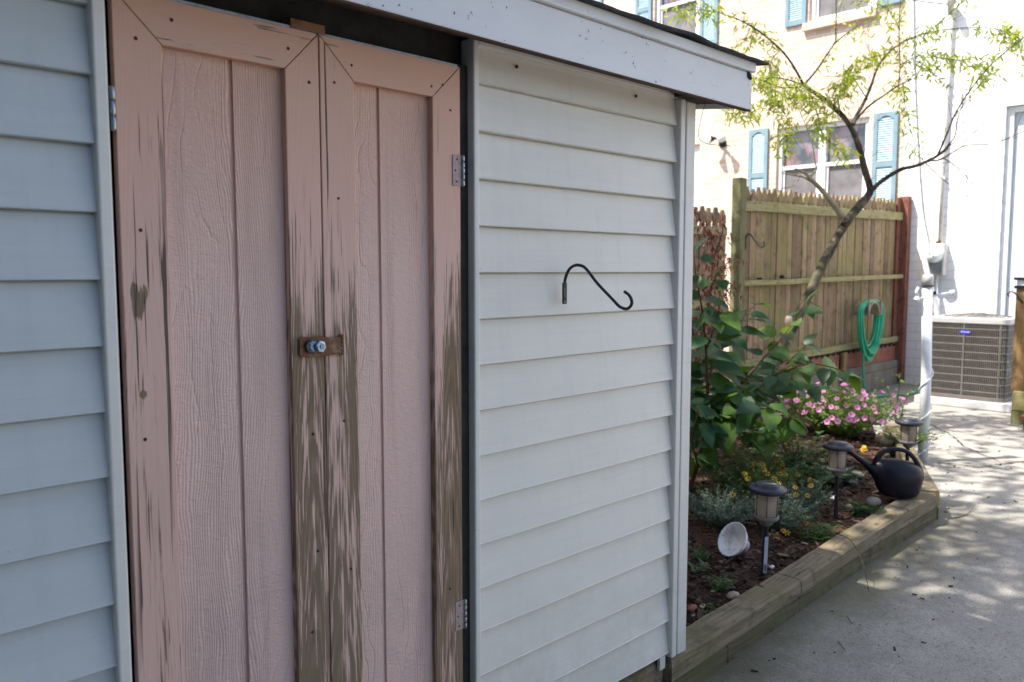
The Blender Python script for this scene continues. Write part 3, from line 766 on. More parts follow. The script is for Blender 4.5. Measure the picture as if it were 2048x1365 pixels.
# ================================================================== HOUSES
WX = 9.85
def brick_mat(name, c1, c2, mortar, rough=.85, bumps=.5, dirt=.35, w=.205, h=.068):
    g = G(name); x, y, z = g.sep()
    k = g.n.new('ShaderNodeTexBrick'); g.link(g.comb(y, z, 0), k.inputs['Vector'])
    for nm, v in (('Scale',1),('Brick Width',w),('Row Height',h),('Mortar Size',.009),('Mortar Smooth',.3),('Bias',0.)): k.inputs[nm].default_value = v
    for nm, v in (('Color1',c1),('Color2',c2),('Mortar',mortar)): k.inputs[nm].default_value = (*v, 1)
    f = g.noise((3,3,3), 4, .6); col = g.mix(g.rng(f,.4,.7,0,dirt), k.outputs[0], tuple(v*.7 for v in c2))
    hh = g.math('ADD', g.math('MULTIPLY', k.outputs[1], -1.), g.math('MULTIPLY', g.noise((90,)*3,3), .4))
    return g.done(g.bsdf(col, rough, g.bump(hh, bumps, .006), spec=.3))
M['brick'] = brick_mat('tan_brick', (.70,.54,.44), (.58,.43,.34), (.72,.65,.58))
M['whitebrick'] = brick_mat('white_painted_brick', (.86,.86,.87), (.82,.82,.84), (.72,.72,.75), .6, .35, .1, .4, .1)
M['teal'] = simple('teal_shutter_paint', (.20,.30,.35), (.15,.24,.29), 10, .55, .1)
M['louver'] = simple('pale_blue_louvers', (.50,.66,.76), (.42,.58,.68), 10, .55, .1)
M['paledoor'] = simple('pale_door_paint', (.62,.66,.72), (.52,.56,.62), 4, .4, .1)
M['whitepaint'] = simple('white_window_paint', (.80,.81,.82), (.70,.71,.72), 10, .5, .1)
def glass_mat():
    g = G('window_glass'); f = g.noise((1.4,2.3,2.3), 3, .6, dist=1.2); f2 = g.noise((3,7,5), 3)
    col = g.mix(g.rng(f,.42,.6), (.035,.04,.05), (.20,.17,.20)); col = g.mix(g.rng(f2,.5,.66,0,.8), col, (.30,.12,.13))
    return g.done(g.bsdf(col, .06, spec=.9, ior=1.5))
M['glass'] = glass_mat()
M['screen'] = simple('window_screen', (.20,.19,.20), (.10,.095,.10), 5, .6, .3)
M['silver'] = simple('grey_fittings', (.30,.31,.33), (.22,.23,.25), 20, .45, .1)

bh = thing('brick_house', 'tan brick row house with teal shutters behind the wooden fence', 'house', (WX, 7.5, 0))
def wall_with_holes(x0, x1, y0, y1, z0, z1, holes, m, parent, name='wall'):
    """wall on plane x, opened for (ya,yb,za,zb) holes, built as a grid of blocks"""
    ys = sorted({y0, y1, *[h[0] for h in holes], *[h[1] for h in holes]}); zs = sorted({z0, z1, *[h[2] for h in holes], *[h[3] for h in holes]})
    mb = MB(); idx = {}
    def vid(p):
        if p not in idx: idx[p] = len(mb.v); mb.v.append(p)
        return idx[p]
    def solid(i, j):
        if i < 0 or j < 0 or i >= len(ys)-1 or j >= len(zs)-1: return False
        a, b = (ys[i]+ys[i+1])/2, (zs[j]+zs[j+1])/2
        return not any(h[0] < a < h[1] and h[2] < b < h[3] for h in holes)
    for i in range(len(ys)-1):
        for j in range(len(zs)-1):
            if not solid(i, j): continue
            a, b, c, d = ys[i], ys[i+1], zs[j], zs[j+1]
            mb.f.append(tuple(vid(p) for p in ((x0,a,c),(x0,a,d),(x0,b,d),(x0,b,c)))); mb.sm.append(False)
            if not solid(i-1, j): mb.f.append(tuple(vid(p) for p in ((x0,a,c),(x1,a,c),(x1,a,d),(x0,a,d)))); mb.sm.append(False)
            if not solid(i+1, j): mb.f.append(tuple(vid(p) for p in ((x0,b,c),(x0,b,d),(x1,b,d),(x1,b,c)))); mb.sm.append(False)
            if not solid(i, j-1): mb.f.append(tuple(vid(p) for p in ((x0,a,c),(x0,b,c),(x1,b,c),(x1,a,c)))); mb.sm.append(False)
            if not solid(i, j+1): mb.f.append(tuple(vid(p) for p in ((x0,a,d),(x1,a,d),(x1,b,d),(x0,b,d)))); mb.sm.append(False)
    return mb.build(name, m, parent)
holesB = [(4.02,5.18,1.95,3.10),(4.02,4.80,4.32,5.7),(6.37,7.10,4.32,5.7),(8.35,9.2,4.32,5.7),(6.31,7.2,.2,3.03)]
wall_with_holes(WX, WX+.22, 3.62, 12.5, 0, 7.2, holesB, M['brick'], bh)
def window(parent, ya, yb, za, zb, cols=1, meet=None, upper='glass', lower='screen', xr=.07):
    x = WX+xr; fw = .055
    mb = MB(); mb.box(x-.03, x+.06, ya, yb, za, za+fw).box(x-.03, x+.06, ya, yb, zb-fw, zb)
    mb.box(x-.03, x+.06, ya, ya+fw, za+fw, zb-fw).box(x-.03, x+.06, yb-fw, yb, za+fw, zb-fw)
    W = (yb-ya-2*fw); cw = W/cols; meet = meet or (za+zb)/2
    for c in range(1, cols): mb.box(x-.028, x+.06, ya+fw+cw*c-.045, ya+fw+cw*c+.045, za+fw, zb-fw)
    fr = mb.build('window', M['whitepaint'], parent, .004)
    for c in range(cols):
        a = ya+fw+cw*c+(.045 if c else 0); b = ya+fw+cw*(c+1)-(.045 if c < cols-1 else 0)
        s = MB(); s.box(x-.012,x+.03,a,b,meet-.022,meet+.022).box(x+.0,x+.03,a,a+.03,za+fw,meet-.022).box(x+.0,x+.03,b-.03,b,za+fw,meet-.022)
        s.build('sash', M['whitepaint'], fr)
        MB().box(x+.032,x+.036,a,b,meet+.0,zb-fw).build('pane', M[upper], fr)
        MB().box(x+.018,x+.022,a+.03,b-.03,za+fw,meet-.02).build('pane', M[lower], fr)
    return fr
window(bh, 4.02, 5.18, 1.95, 3.10, 2, 2.60)
window(bh, 4.02, 4.80, 4.32, 5.70); window(bh, 6.37, 7.10, 4.32, 5.70); window(bh, 8.35, 9.2, 4.32, 5.7)
for a, b in ((3.97,4.86),(6.3,7.15),(8.3,9.25)):
    MB().box(WX-.055, WX+.08, a, b, 4.225, 4.318).build('sill', M['brick'], bh, .006)
MB().box(WX-.05, WX+.08, 3.98, 5.22, 1.87, 1.948).build('sill', M['brick'], bh, .006)
MB().box(WX+.05, WX+.09, 6.31, 7.2, .2, 3.03).build('door', M['whitepaint'], bh)
def shutter(y0, y1, z0, z1):
    x = WX-.03; w = y1-y0; st = .048; zm = z0+(z1-z0)*.5
    mb = MB(); mb.box(x, x+.028, y0, y0+st, z0, z1).box(x, x+.028, y1-st, y1, z0, z1)
    mb.box(x+.001, x+.027, y0+st, y1-st, z0, z0+.07).box(x+.001, x+.027, y0+st, y1-st, zm-.035, zm+.035)
    n = 10; arch = []
    for i in range(n+1):
        t = i/n; arch.append((lerp(y0+st, y1-st, t), z1-.085+.045*math.sin(PI*t)))
    for i in range(n):
        (a, za), (b, zb) = arch[i], arch[i+1]
        mb.add([(xx, yy, zz) for xx in (x+.001, x+.027) for yy, zz in ((a,za),(b,zb),(b,z1),(a,z1))], [(0,3,2,1),(0,1,5,4),(4,5,6,7),(3,7,6,2)])
    sh = mb.build('shutter', M['teal'], bh)
    lv = MB()
    for a, b in ((z0+.07, zm-.035),(zm+.035, z1-.04)):
        z = a+.012
        while z < b-.005:
            lv.add([(x+.006,y0+st,z-.010),(x+.006,y1-st,z-.010),(x+.024,y1-st,z+.012),(x+.024,y0+st,z+.012)], [(0,3,2,1)]); z += .026
    lv.box(x+.024, x+.026, y0+st, y1-st, z0+.05, z1-.05)
    lv.build('louvers', M['louver'], sh)
for y0, y1, z0, z1 in ((5.29,5.56,1.95,3.12),(3.685,3.96,1.95,3.12),(4.83,5.10,4.325,5.72),(3.69,3.965,4.325,5.72),(7.14,7.42,4.325,5.72),(6.06,6.335,4.325,5.72),(9.25,9.53,4.325,5.72),(8.04,8.32,4.325,5.72)):
    shutter(y0, y1, z0, z1)

# flood light pair
fl = thing('flood_light', 'twin white floodlight heads on a black bracket on the tan brick wall', 'flood light', (WX, 5.95, 3.02))
MB().lathe([(.055,0),(.055,.02),(.03,.035)], 18, (WX, 5.955, 3.00), (-1,0,0)).build('base', M['iron'], fl)
mb = MB(); mb.tube([(WX-.03,5.955,3.005),(WX-.07,5.955,3.03),(WX-.10,5.99,3.055)], .016, 8); mb.tube([(WX-.05,5.95,3.01),(WX-.09,5.93,3.035),(WX-.11,5.91,3.05)], .016, 8); mb.build('bracket', M['iron'], fl)
M['lamp'] = simple('lamp_glass', (.80,.84,.84), (.70,.74,.75), 5, .2)
for c, ax in (((WX-.11,6.00,3.06),(-.75,.55,-.15)),((WX-.12,5.90,3.055),(-.85,-.45,-.2))):
    h = MB().lathe([(.018,0),(.026,.03),(.052,.075),(.058,.085)], 18, c, ax).build('lamp_head', M['iron'], fl)
    MB().lathe([(.0565,.086),(.054,.096),(.030,.106),(.0,.109)], 18, c, ax).build('bulb', M['lamp'], h)

# white house
wh = thing('white_house', 'sunlit white painted brick house wall right of the wooden fence', 'house', (WX, 0, 0))
wall_with_holes(WX-.002, WX+.22, -6., 3.618, 0, 7.2, [(1.55,2.60,.12,3.02)], M['whitebrick'], wh)
MB().box(WX+.10, WX+.15, 1.62, 2.53, .14, 2.95).build('door', M['paledoor'], wh)
mb = MB(); mb.box(WX+.05, WX+.16, 2.535, 2.598, .125, 3.015).box(WX+.05, WX+.16, 1.552, 1.615, .125, 3.015).box(WX+.051, WX+.159, 1.616, 2.534, 2.955, 3.015); mb.build('door_frame', M['whitepaint'], wh, .004)
MB().box(WX-.14, WX-.004, 1.5, 2.65, 0, .115).build('door_step', M['block'], wh, .006)

# conduit and meter
mt = thing('electric_meter', 'round glass electric meter in a grey box on the white house wall', 'electric meter', (WX, 3.19, 1.2))
M['metergrey'] = simple('meter_box_paint', (.60,.58,.53), (.48,.46,.42), 14, .5, .15)
MB().box(WX-.13, WX-.003, 3.10, 3.285, 1.25, 1.60).build('meter_box', M['metergrey'], mt, .008)
MB().box(WX-.136, WX-.131, 3.115, 3.27, 1.262, 1.40).build('cover', M['silver'], mt)
MB().lathe([(.088,0),(.088,.03),(.080,.035),(.078,.085),(.066,.105),(.0,.112)], 24, (WX-.13, 3.195, 1.475), (-1,0,0)).build('meter_glass', M['lamp'], mt)
mb = MB()
for dy, dz in ((.022,.018),(-.02,-.012),(.012,-.04)): mb.box(WX-.2465, WX-.2405, 3.195+dy-.010, 3.195+dy+.010, 1.475+dz-.006, 1.475+dz+.006)
mb.build('dial', M['silver'], mt)
MB().tube([(WX-.06,3.185,1.60),(WX-.06,3.185,1.63)], .028, 12).build('collar', M['rust'], mt)
mb = MB(); mb.tube([(WX-.05,3.175,1.62),(WX-.045,3.177,2.6),(WX-.045,3.165,4.10)], .021, 10); mb.tube([(WX-.05,3.165,4.08),(WX-.08,3.165,4.20),(WX-.13,3.14,4.22),(WX-.15,3.12,4.15)], [.03,.045,.045,.04], 10)
for z in (2.3, 3.3): mb.box(WX-.07, WX-.003, 3.15, 3.20, z, z+.03)
tag(mb.build('conduit', M['metergrey'], origin=(WX-.05,3.175,1.63)), 'long pale electrical conduit rising up the white wall above the meter', 'conduit')
mb = MB(); mb.tube(smooth_path([(WX-.02,3.62,5.4),(WX-.015,3.53,3.6),(WX-.015,3.453,2.66),(WX-.015,3.38,2.0),(WX-.015,3.30,1.62),(WX-.03,3.28,1.5)], 4), .007, 6)
tag(mb.build('wall_cable', M['silver'], origin=(WX-.015,3.45,2.6)), 'thin grey cable stapled down the white wall beside the fence', 'cable')
mb = MB(); mb.tube([(WX-.06,3.19,1.25),(WX-.06,3.17,.02)], .018, 8)
mb.tube(smooth_path([(WX-.16,3.275,1.42),(WX-.16,3.25,1.30),(WX-.14,3.20,1.08),(WX-.10,3.16,.9),(WX-.08,3.14,.6)], 4), .022, 8)
tag(mb.build('conduit', M['whitepaint'], origin=(WX-.06,3.17,0)), 'white pipes running down from the meter to the ground behind the air conditioner', 'conduit')
mb = MB(); pts=[]
for i in range(26):
    t = i/25; pts.append((lerp(WX-.04, 6.6, t), lerp(3.14, 4.6, t), 4.16 - 1.3*t*(1-t)*.35 + .3*t))
mb.tube(pts, .006, 6)
tag(mb.build('overhead_cable', M['iron'], origin=(WX,3.1,4.1)), 'dark overhead service cable sagging from the top of the wall conduit', 'cable')

# ------------------------------------------------------------------ air conditioner
tag(MB().box(8.47, 9.36, 2.08, 2.92, 0, .075).build('equipment_pad', simple('pad_concrete',(.48,.48,.49),(.36,.36,.37),9,.85,.4), None, .008, origin=(8.9,2.5,0)), 'pale concrete pad under the air conditioner', 'pad')
ac = thing('air_conditioner', 'brown louvered air conditioner condenser standing by the white house wall', 'air conditioner', (8.9, 2.5, .075))
M['acbrown'] = simple('ac_casing', (.155,.135,.12), (.115,.10,.09), 12, .45, .1)
M['acfin'] = simple('ac_grille_wire', (.155,.142,.13), (.11,.10,.092), 12, .45, .1)
M['actop'] = simple('ac_top_panel', (.46,.46,.46), (.38,.38,.38), 12, .45, .1)
M['coil'] = simple('ac_coil', (.03,.028,.026), (.018,.017,.016), 40, .6, .4)
x0,x1,y0,y1,z0,z1 = 8.54,9.24,2.155,2.845,.112,.80
def rrect(x0,x1,y0,y1,r,n=5):
    out=[]
    for cx_, cy_, a0 in ((x1-r,y1-r,0),(x0+r,y1-r,90),(x0+r,y0+r,180),(x1-r,y0+r,270)):
        for i in range(n+1):
            a = math.radians(a0+90*i/n); out.append((cx_+r*math.cos(a), cy_+r*math.sin(a)))
    return out
MB().prism(rrect(x0+.022,x1-.022,y0+.022,y1-.022,.05), 'z', z0, z1).build('coil', M['coil'], ac)
mb = MB(); ring = rrect(x0,x1,y0,y1,.06,6)
per = []
for i in range(len(ring)):
    a, b = Vector(ring[i]), Vector(ring[(i+1) % len(ring)]); L = (b-a).length; k = max(1, int(L/.016))
    for j in range(k): per.append(a.lerp(b, j/k))
for p in per:
    mb.box(p.x-.0032,p.x+.0032,p.y-.0032,p.y+.0032,z0,z1)
mb.build('grille_wires', M['acfin'], ac)
mb = MB()
for i in range(9):
    z = z0+.045+i*(z1-z0-.05)/8.6; inn = rrect(x0+.006,x1-.006,y0+.006,y1-.006,.055,6); out = rrect(x0-.005,x1+.005,y0-.005,y1+.005,.062,6); n=len(inn)
    vs = [(p[0],p[1],zz) for zz in (z,z+.005) for p in inn]+[(p[0],p[1],zz) for zz in (z,z+.004) for p in out]
    fs = []
    for k in range(n):
        q=(k+1)%n; fs += [(2*n+k,2*n+q,3*n+q,3*n+k),(3*n+k,3*n+q,n+q,n+k),(k,q,2*n+q,2*n+k)]
    mb.add(vs, fs)
mb.build('grille_bands', simple('ac_band',(.27,.25,.23),(.22,.20,.185),12,.5), ac)
mb = MB(); mb.box(x0-.006,x0+.01,2.508,2.520,z0,z1)
for yy, xx in ((y0+.004,x0+.055),(y0+.055,x0+.0)): mb.box(xx-.005,xx+.005,yy-.005,yy+.005,z0,z1)
mb.build('seam', M['acfin'], ac)
MB().prism(rrect(x0-.006,x1+.006,y0-.006,y1+.006,.065), 'z', z0-.036, z0).build('base_pan', M['acbrown'], ac, .003)
top = MB().prism(rrect(x0-.010,x1+.010,y0-.010,y1+.010,.07), 'z', z1, z1+.055).build('top_panel', M['actop'], ac, .008)
mb = MB(); cxx, cyy = (x0+x1)/2, (y0+y1)/2
for k in range(7):
    rr = .06+.038*k; pts = [(cxx+rr*math.cos(t*2*PI/28), cyy+rr*math.sin(t*2*PI/28), z1+.085-.03*(rr/.3)**2) for t in range(29)]; mb.tube(pts, .0028, 5, caps=False)
for k in range(12):
    a = k*PI/6; mb.tube([(cxx+.05*math.cos(a),cyy+.05*math.sin(a),z1+.085),(cxx+.30*math.cos(a),cyy+.30*math.sin(a),z1+.058)], .0035, 5)
mb.lathe([(.06,z1+.076),(.06,z1+.092),(.0,z1+.094)], 18, (cxx,cyy,0)); mb.build('fan_guard', M['acbrown'], ac)
# oval blue badge with small script lettering
bd = MB(); n = 28
bd.add([(x0-.007, 2.505+.047*math.cos(t*2*PI/n), .722+.023*math.sin(t*2*PI/n)) for t in range(n)]+[(x0-.0,2.505+.047*math.cos(t*2*PI/n), .722+.023*math.sin(t*2*PI/n)) for t in range(n)],
       [tuple(range(n))]+[(i,(i+1)%n,n+(i+1)%n,n+i) for i in range(n)])
badge = bd.build('badge', simple('badge_blue',(.035,.045,.42),(.03,.035,.34),20,.3), ac)
def text(body, size, loc, rot, mat, name, parent, extr=.0004):
    cu = bpy.data.curves.new(name, 'FONT'); cu.body = body; cu.size = size; cu.extrude = extr; cu.align_x = 'CENTER'; cu.align_y = 'CENTER'; cu.shear = .3
    t = bpy.data.objects.new('tmp', cu); C.objects.link(t)
    dg = bpy.context.evaluated_depsgraph_get(); me = bpy.data.meshes.new_from_object(t.evaluated_get(dg)); bpy.data.objects.remove(t)
    me.materials.clear(); me.materials.append(mat); o = bpy.data.objects.new(name, me); C.objects.link(o)
    o.parent = parent; o.location = Vector(loc)-world_loc(parent); o.rotation_euler = rot; return o
text('Carrier', .026, (x0-.0078, 2.505, .7225), (PI/2, 0, -PI/2), M['whitepaint'], 'lettering', badge)

# ------------------------------------------------------------------ white pole
pl = thing('clothesline_pole', 'white metal clothesline pole standing just beyond the bed corner', 'pole', (5.90, 1.94, 0))
M['polewhite'] = simple('chipped_white_paint', (.78,.80,.82), (.60,.63,.66), 9, .42, .2)
MB().tube([(5.885,1.955,-.02),(5.868,1.950,.6),(5.852,1.962,1.21)], .032, 20).build('pipe', M['polewhite'], pl)
MB().lathe([(.0365,0),(.037,.050),(.035,.062),(.027,.071),(.0,.074)], 20, (5.852,1.962,1.205)).build('cap', M['metergrey'], pl)
MB().lathe([(.0395,0),(.0395,.006)], 20, (5.852,1.962,1.196)).build('band', M['dark'], pl)
mb = MB(); mb.tube([(5.80,2.005,1.115),(5.97,1.84,1.155)], .009, 10); mb.tube([(5.958,1.852,1.152),(5.978,1.832,1.157)], .018, 10); mb.tube([(5.805,2.0,1.12),(5.79,2.014,1.10)], .018, 10)
mb.tube([(5.80,2.0,1.19),(5.79,2.01,1.16),(5.80,2.0,1.13)], .010, 8)
mb.build('cross_arm', M['polewhite'], pl)
MB().lathe([(.014,0),(.014,.012)], 6, (5.882,1.93,1.150), (.5,-.6,0)).build('bolt', M['rust'], pl)
mb = MB(); pts = []
for i in range(60):
    t = i/59; a = t*2*PI*2.6+2; rr = .041; z = .62*t**1.0+.02
    pts.append((5.885-.017*z+rr*math.cos(a), 1.955+rr*math.sin(a)-.004*z, z))
mb.tube(pts, .004, 6); tag(mb.build('cord', M['polewhite'], origin=(5.885,1.955,0)), 'white cord wound around the lower clothesline pole', 'cord')

# ------------------------------------------------------------------ deck post and steps on the right edge
dk = thing('deck_stair', 'new timber stair post and steps at the right edge beside the air conditioner', 'stairs', (8.0, 1.8, 0))
MB().box(7.955, 8.05, 1.855, 1.955, .24, 1.15).build('post', M['newwood'], dk, .004)
mb = MB(); mb.box(7.88, 7.925, .9, 1.925, .12, .28); mb.build('stringer', M['rail'], dk, .004)
MB().box(7.885, 7.975, 1.84, 1.93, 0, .118).build('foot_block', M['postwood'], dk, .004)
MB().box(7.62, 7.875, .7, 1.80, .085, .118).build('step', simple('red_step',(.28,.10,.05),(.20,.07,.035),12,.7,.3), dk, .004)
MB().box(7.66, 7.86, .72, 1.78, 0, .083).build('riser', M['dark'], dk)
MB().box(7.93, 8.06, .7, 1.845, .98, 1.02).build('handrail', M['newwood'], dk, .004)
cp = thing('post_cap_light', 'small black and clear cap light on the timber stair post', 'light', (8.0, 1.905, 1.15))
MB().prism(rrect(7.94,8.065,1.84,1.97,.01,2), 'z', 1.151, 1.175).build('base', M['iron'], cp)
MB().prism(rrect(7.955,8.05,1.855,1.955,.01,2), 'z', 1.176, 1.222).build('lens', M['lamp'], cp)
MB().prism(rrect(7.935,8.07,1.835,1.975,.012,2), 'z', 1.2225, 1.245).build('lid', M['iron'], cp, .004)
mb = MB(); mb.tube([(7.95,1.94,1.09),(7.93,1.97,1.12),(7.925,1.99,1.125),(7.92,2.01,1.10),(7.93,2.0,1.085)], .006, 6); mb.tube([(7.95,1.90,1.03),(7.93,1.96,1.12)], .006, 6)
tag(mb.build('gate_hook', M['iron'], origin=(7.95,1.94,1.09)), 'bent black gate hook on the side of the stair post', 'hook')

# ================================================================== GARDEN OBJECTS
M['capgrey'] = simple('dark_grey_plastic', (.032,.034,.05), (.02,.022,.03), 25, .5, .2, fine=300)
M['ringgrey'] = simple('faded_grey_plastic', (.17,.155,.15), (.11,.10,.10), 25, .6, .2)
def lens_mat():
    g = G('path_light_lens'); f = g.noise((30,30,14), 3)
    col = g.mix(g.rng(f,.35,.65), (.62,.52,.42), (.44,.37,.30))
    b = g.bsdf(col, .22, trans=.35, ior=1.2); t = g.n.new('ShaderNodeBsdfTranslucent'); g.setin(t.inputs[0], (.66,.56,.46))
    mx = g.n.new('ShaderNodeMixShader'); mx.inputs[0].default_value = .35; g.link(b, mx.inputs[1]); g.link(t.outputs[0], mx.inputs[2]); return g.done(mx.outputs[0])
M['lens'] = lens_mat()
M['solar'] = simple('solar_cell', (.11,.115,.12), (.06,.065,.07), 60, .15)
M['sticker'] = simple('paper_sticker', (.42,.47,.55), (.30,.34,.42), 60, .6)
LT = 'solar path light with dark cap and ribbed lens'
def path_light():
    t = thing('path_light', '', 'path light', (0,0,0), 'solar path lights along the bed')
    cap = MB().lathe([(.044,.318),(.060,.320),(.0705,.326),(.0712,.338),(.067,.342),(.048,.344),(.047,.353),(.043,.3555),(.0,.356)], 40).build('cap', M['capgrey'], t)
    MB().lathe([(.033,.3565),(.033,.3575),(.0,.3578)], 32).build('solar_panel', M['solar'], cap)
    MB().lathe([(.038,.226),(.041,.236),(.0425,.28),(.0425,.318)], 36).build('lens', M['lens'], t)
    MB().lathe([(.008,.225),(.010,.30),(.004,.31)], 12).build('bulb', M['lamp'], t)
    for k in range(6):
        a = k*PI/3+.3
        MB().tube([(.0435*math.cos(a),.0435*math.sin(a),.228),(.0445*math.cos(a),.0445*math.sin(a),.319)], .0022, 6).build('rib', M['ringgrey'], t)
    MB().lathe([(.012,.186),(.024,.194),(.026,.205),(.040,.211),(.0475,.218),(.048,.228),(.044,.232),(.040,.228)], 36).build('base_ring', M['ringgrey'], t)
    MB().lathe([(.004,-.06),(.0105,-.02),(.0105,.186),(.013,.187),(.013,.195)], 14).build('stake', M['capgrey'], t)
    return t
l1 = path_light()
l1.rotation_euler = (math.radians(1.5), math.radians(-1.0), .2)
st = MB().box(-.0075,.0075,-.0112,-.0106,.0,.145); 
so = st.build('price_sticker', M['sticker'], l1); so.rotation_euler = (0,0,math.radians(-45)); so.location = (0,0,0)
bar = MB()
for k in range(9): bar.box(-.006+.0014*k, -.006+.0014*k+.0007, -.01145, -.01125, .004, .034)
bo = bar.build('barcode', M['dark'], so)
l1.location = (3.045, 1.608, .066); l1.scale = (1.05,)*3
l2 = copy_tree(l1); l3 = copy_tree(l1)
for l in (l2, l3):
    for ch in [c for c in C.objects if c.parent == l and c.name.startswith('price_sticker')]:
        for q in [c for c in C.objects if c.parent == ch]: bpy.data.objects.remove(q)
        bpy.data.objects.remove(ch)
l1['label'] = 'nearest solar path light beside the white bowl, with a paper sticker on its stake'
l2['label'] = 'middle solar path light standing in front of the watering can spout'
l3['label'] = 'farthest solar path light behind the watering can handle near the white pole'
l2.scale = l3.scale = (1,1,1); l2.location = (3.925, 1.695, .108); l2.rotation_euler = (0, math.radians(.6), 1.2)
l3.location = (4.735, 1.655, .13); l3.rotation_euler = (math.radians(-1), 0, 2.2)

# watering can: local x runs along the spout, built in place
can = thing('watering_can', 'dark navy plastic watering can with a big loop handle on the bed corner', 'watering can', (4.38, 1.585, .125))
M['can'] = simple('navy_plastic', (.006,.006,.013), (.004,.004,.009), 9, .38, .12, spec=.28, fine=40)
AX = Vector((-.711, .703, 0)); AY = Vector((.703, .711, 0)); O = Vector((4.39, 1.575, .128)); q = .00058
def CP(zx, zy, off=0): return O + AX*((880-zx)*q) + AY*off + Vector((0,0,(1195-zy)*q))
lev = [(1195,790,1015),(1190,745,1045),(1170,718,1066),(1120,690,1086),(1050,664,1100),(1000,650,1102),(950,642,1092),(915,644,1055),(890,655,1005),(872,680,950),(860,720,900),(852,760,850)]
vs = []; n = 28
for i, (zy, a, b) in enumerate(lev):
    hw = (b-a)/2; cxx = (a+b)/2; th = {0:.045,1:.062,2:.068,3:.074,4:.077,5:.076,6:.070,7:.058,8:.046,9:.034,10:.022,11:.010}[i]
    for k in range(n):
        t = 2*PI*k/n; vs.append(CP(cxx+hw*math.cos(t), zy, th*math.sin(t)))
m = len(lev)
mb = MB().add(vs, [(i*n+k, (i+1)*n+k, (i+1)*n+(k+1)%n, i*n+(k+1)%n) for i in range(m-1) for k in range(n)] + [tuple(range(n)), tuple(reversed([(m-1)*n+k for k in range(n)]))], True)
body = mb.build('body', M['can'], can); sub = body.modifiers.new('sub','SUBSURF'); sub.levels = sub.render_levels = 1
pts = [CP(700,985),CP(655,955),CP(610,925),CP(540,870),CP(470,818),CP(425,790)]
MB().tube(pts, [.040,.030,.019,.0145,.012,.0125], 16).tube([CP(432,795),CP(418,784)], [.0145,.0145], 16).build('spout', M['can'], can)
hp = [(668,925),(676,880),(696,835),(735,795),(790,773),(850,768),(915,778),(975,808),(1025,862),(1062,925),(1083,985),(1086,1050)]
hp = smooth_path([tuple(CP(*p)) for p in hp], 3)
k = len(hp); rr = [lerp(.015, .0095, min(1, i/(k*.35))) if i < k*.5 else lerp(.0095, .015, (i-k*.5)/(k*.5)) for i in range(k)]
MB().tube(hp, rr, 14, flat=1.25).build('handle', M['can'], can)

# white bowl lying on its side
bowl = thing('bowl', 'white fluted bowl tipped on its side on the mulch beside the nearest path light', 'bowl', (3.10, 1.77, .06))
M['bowlwhite'] = (lambda: (lambda g: g.done(g.bsdf(g.mix(g.rng(g.noise((14,14,14),4,.7), .50,.70,0,.75), (.74,.75,.80), (.30,.22,.16)), .38, g.bump(g.noise((25,)*3,3), .1, .002))))(G('bowl_glaze')))()
bc = Vector((3.105, 1.770, .140)); ax = Vector((-.89, .317, .559)).normalized()
def fl_(a, z): return 1 + .014*math.cos(a*24)*max(0, (z-.005)/.05)
prof = [(.0,.0),(.022,.001),(.044,.012),(.062,.030),(.072,.050),(.077,.056),(.0765,.060),(.071,.056),(.058,.034),(.040,.018),(.020,.008),(0,.006)]
MB().lathe(prof, 96, bc - ax*.03, ax, squash=fl_).build('shell', M['bowlwhite'], bowl)
MB().lathe([(.028,-.024),(.026,-.020),(.018,-.008),(.020,.003)], 28, bc - ax*.03, ax).build('foot', simple('pinkish_glaze',(.55,.42,.42),(.40,.30,.30),30,.4), bowl)
# shell fragments, stones, shards
def stone(x, y, rx, ry, rz, mat, name, label, cat, seed, z=None):
    r = random.Random(seed); mb = MB(); n = 14; prof = []
    ph = [r.uniform(0, 6) for _ in range(4)]
    vs = []; rows = 9
    for i in range(rows+1):
        f = PI*i/rows
        for j in range(n):
            a = 2*PI*j/n; k = 1+.10*math.sin(2*a+ph[0]+f)+.07*math.sin(3*a+ph[1])+.05*math.cos(5*a+ph[2]+2*f)
            vs.append((x+rx*k*math.sin(f)*math.cos(a), y+ry*k*math.sin(f)*math.sin(a), (z or soil_h(x,y))+rz*.55-rz*math.cos(f)))
    mb.add(vs, [(i*n+j, i*n+(j+1)%n, (i+1)*n+(j+1)%n, (i+1)*n+j) for i in range(rows) for j in range(n)], True)
    return tag(mb.build(name, mat, origin=(x,y,soil_h(x,y))), label, cat)
M['stoneA'] = simple('tan_stone', (.36,.27,.19), (.24,.18,.13), 25, .8, .5); M['stoneB'] = simple('grey_stone', (.27,.24,.20), (.17,.155,.13), 30, .85, .6)
M['terra'] = simple('terracotta', (.30,.11,.065), (.20,.07,.045), 20, .85, .5)
stone(2.80,1.605,.030,.022,.016,M['stoneA'],'stone','smooth tan stone at the foot of the timber edging near the shed','stone',1)
stone(2.60,1.66,.026,.016,.012,M['terra'],'brick_shard','small red brick shard on the mulch near the shed corner','brick shard',2)
stone(4.24,1.64,.045,.034,.028,M['stoneB'],'stone','largest lumpy grey stone in front of the watering can','stone',3)
stone(4.07,1.69,.030,.022,.018,M['stoneB'],'stone','pale small stone just left of the largest grey stone','stone',4)
stone(4.14,1.80,.025,.020,.016,M['bowlwhite'],'stone','whitish pebble behind the middle path light','stone',5)
stone(5.75,2.15,.13,.08,.055,M['stoneA'],'stone','big flat tan stone behind the farthest path light','stone',6)
stone(3.15,1.625,.013,.009,.010,M['bowlwhite'],'shell_fragment','white shell fragment just right of the nearest path light','shell',7)
stone(2.36,1.575,.008,.007,.008,M['bowlwhite'],'pebble','tiny white pebble at the foot of the shed corner trim','pebble',8)
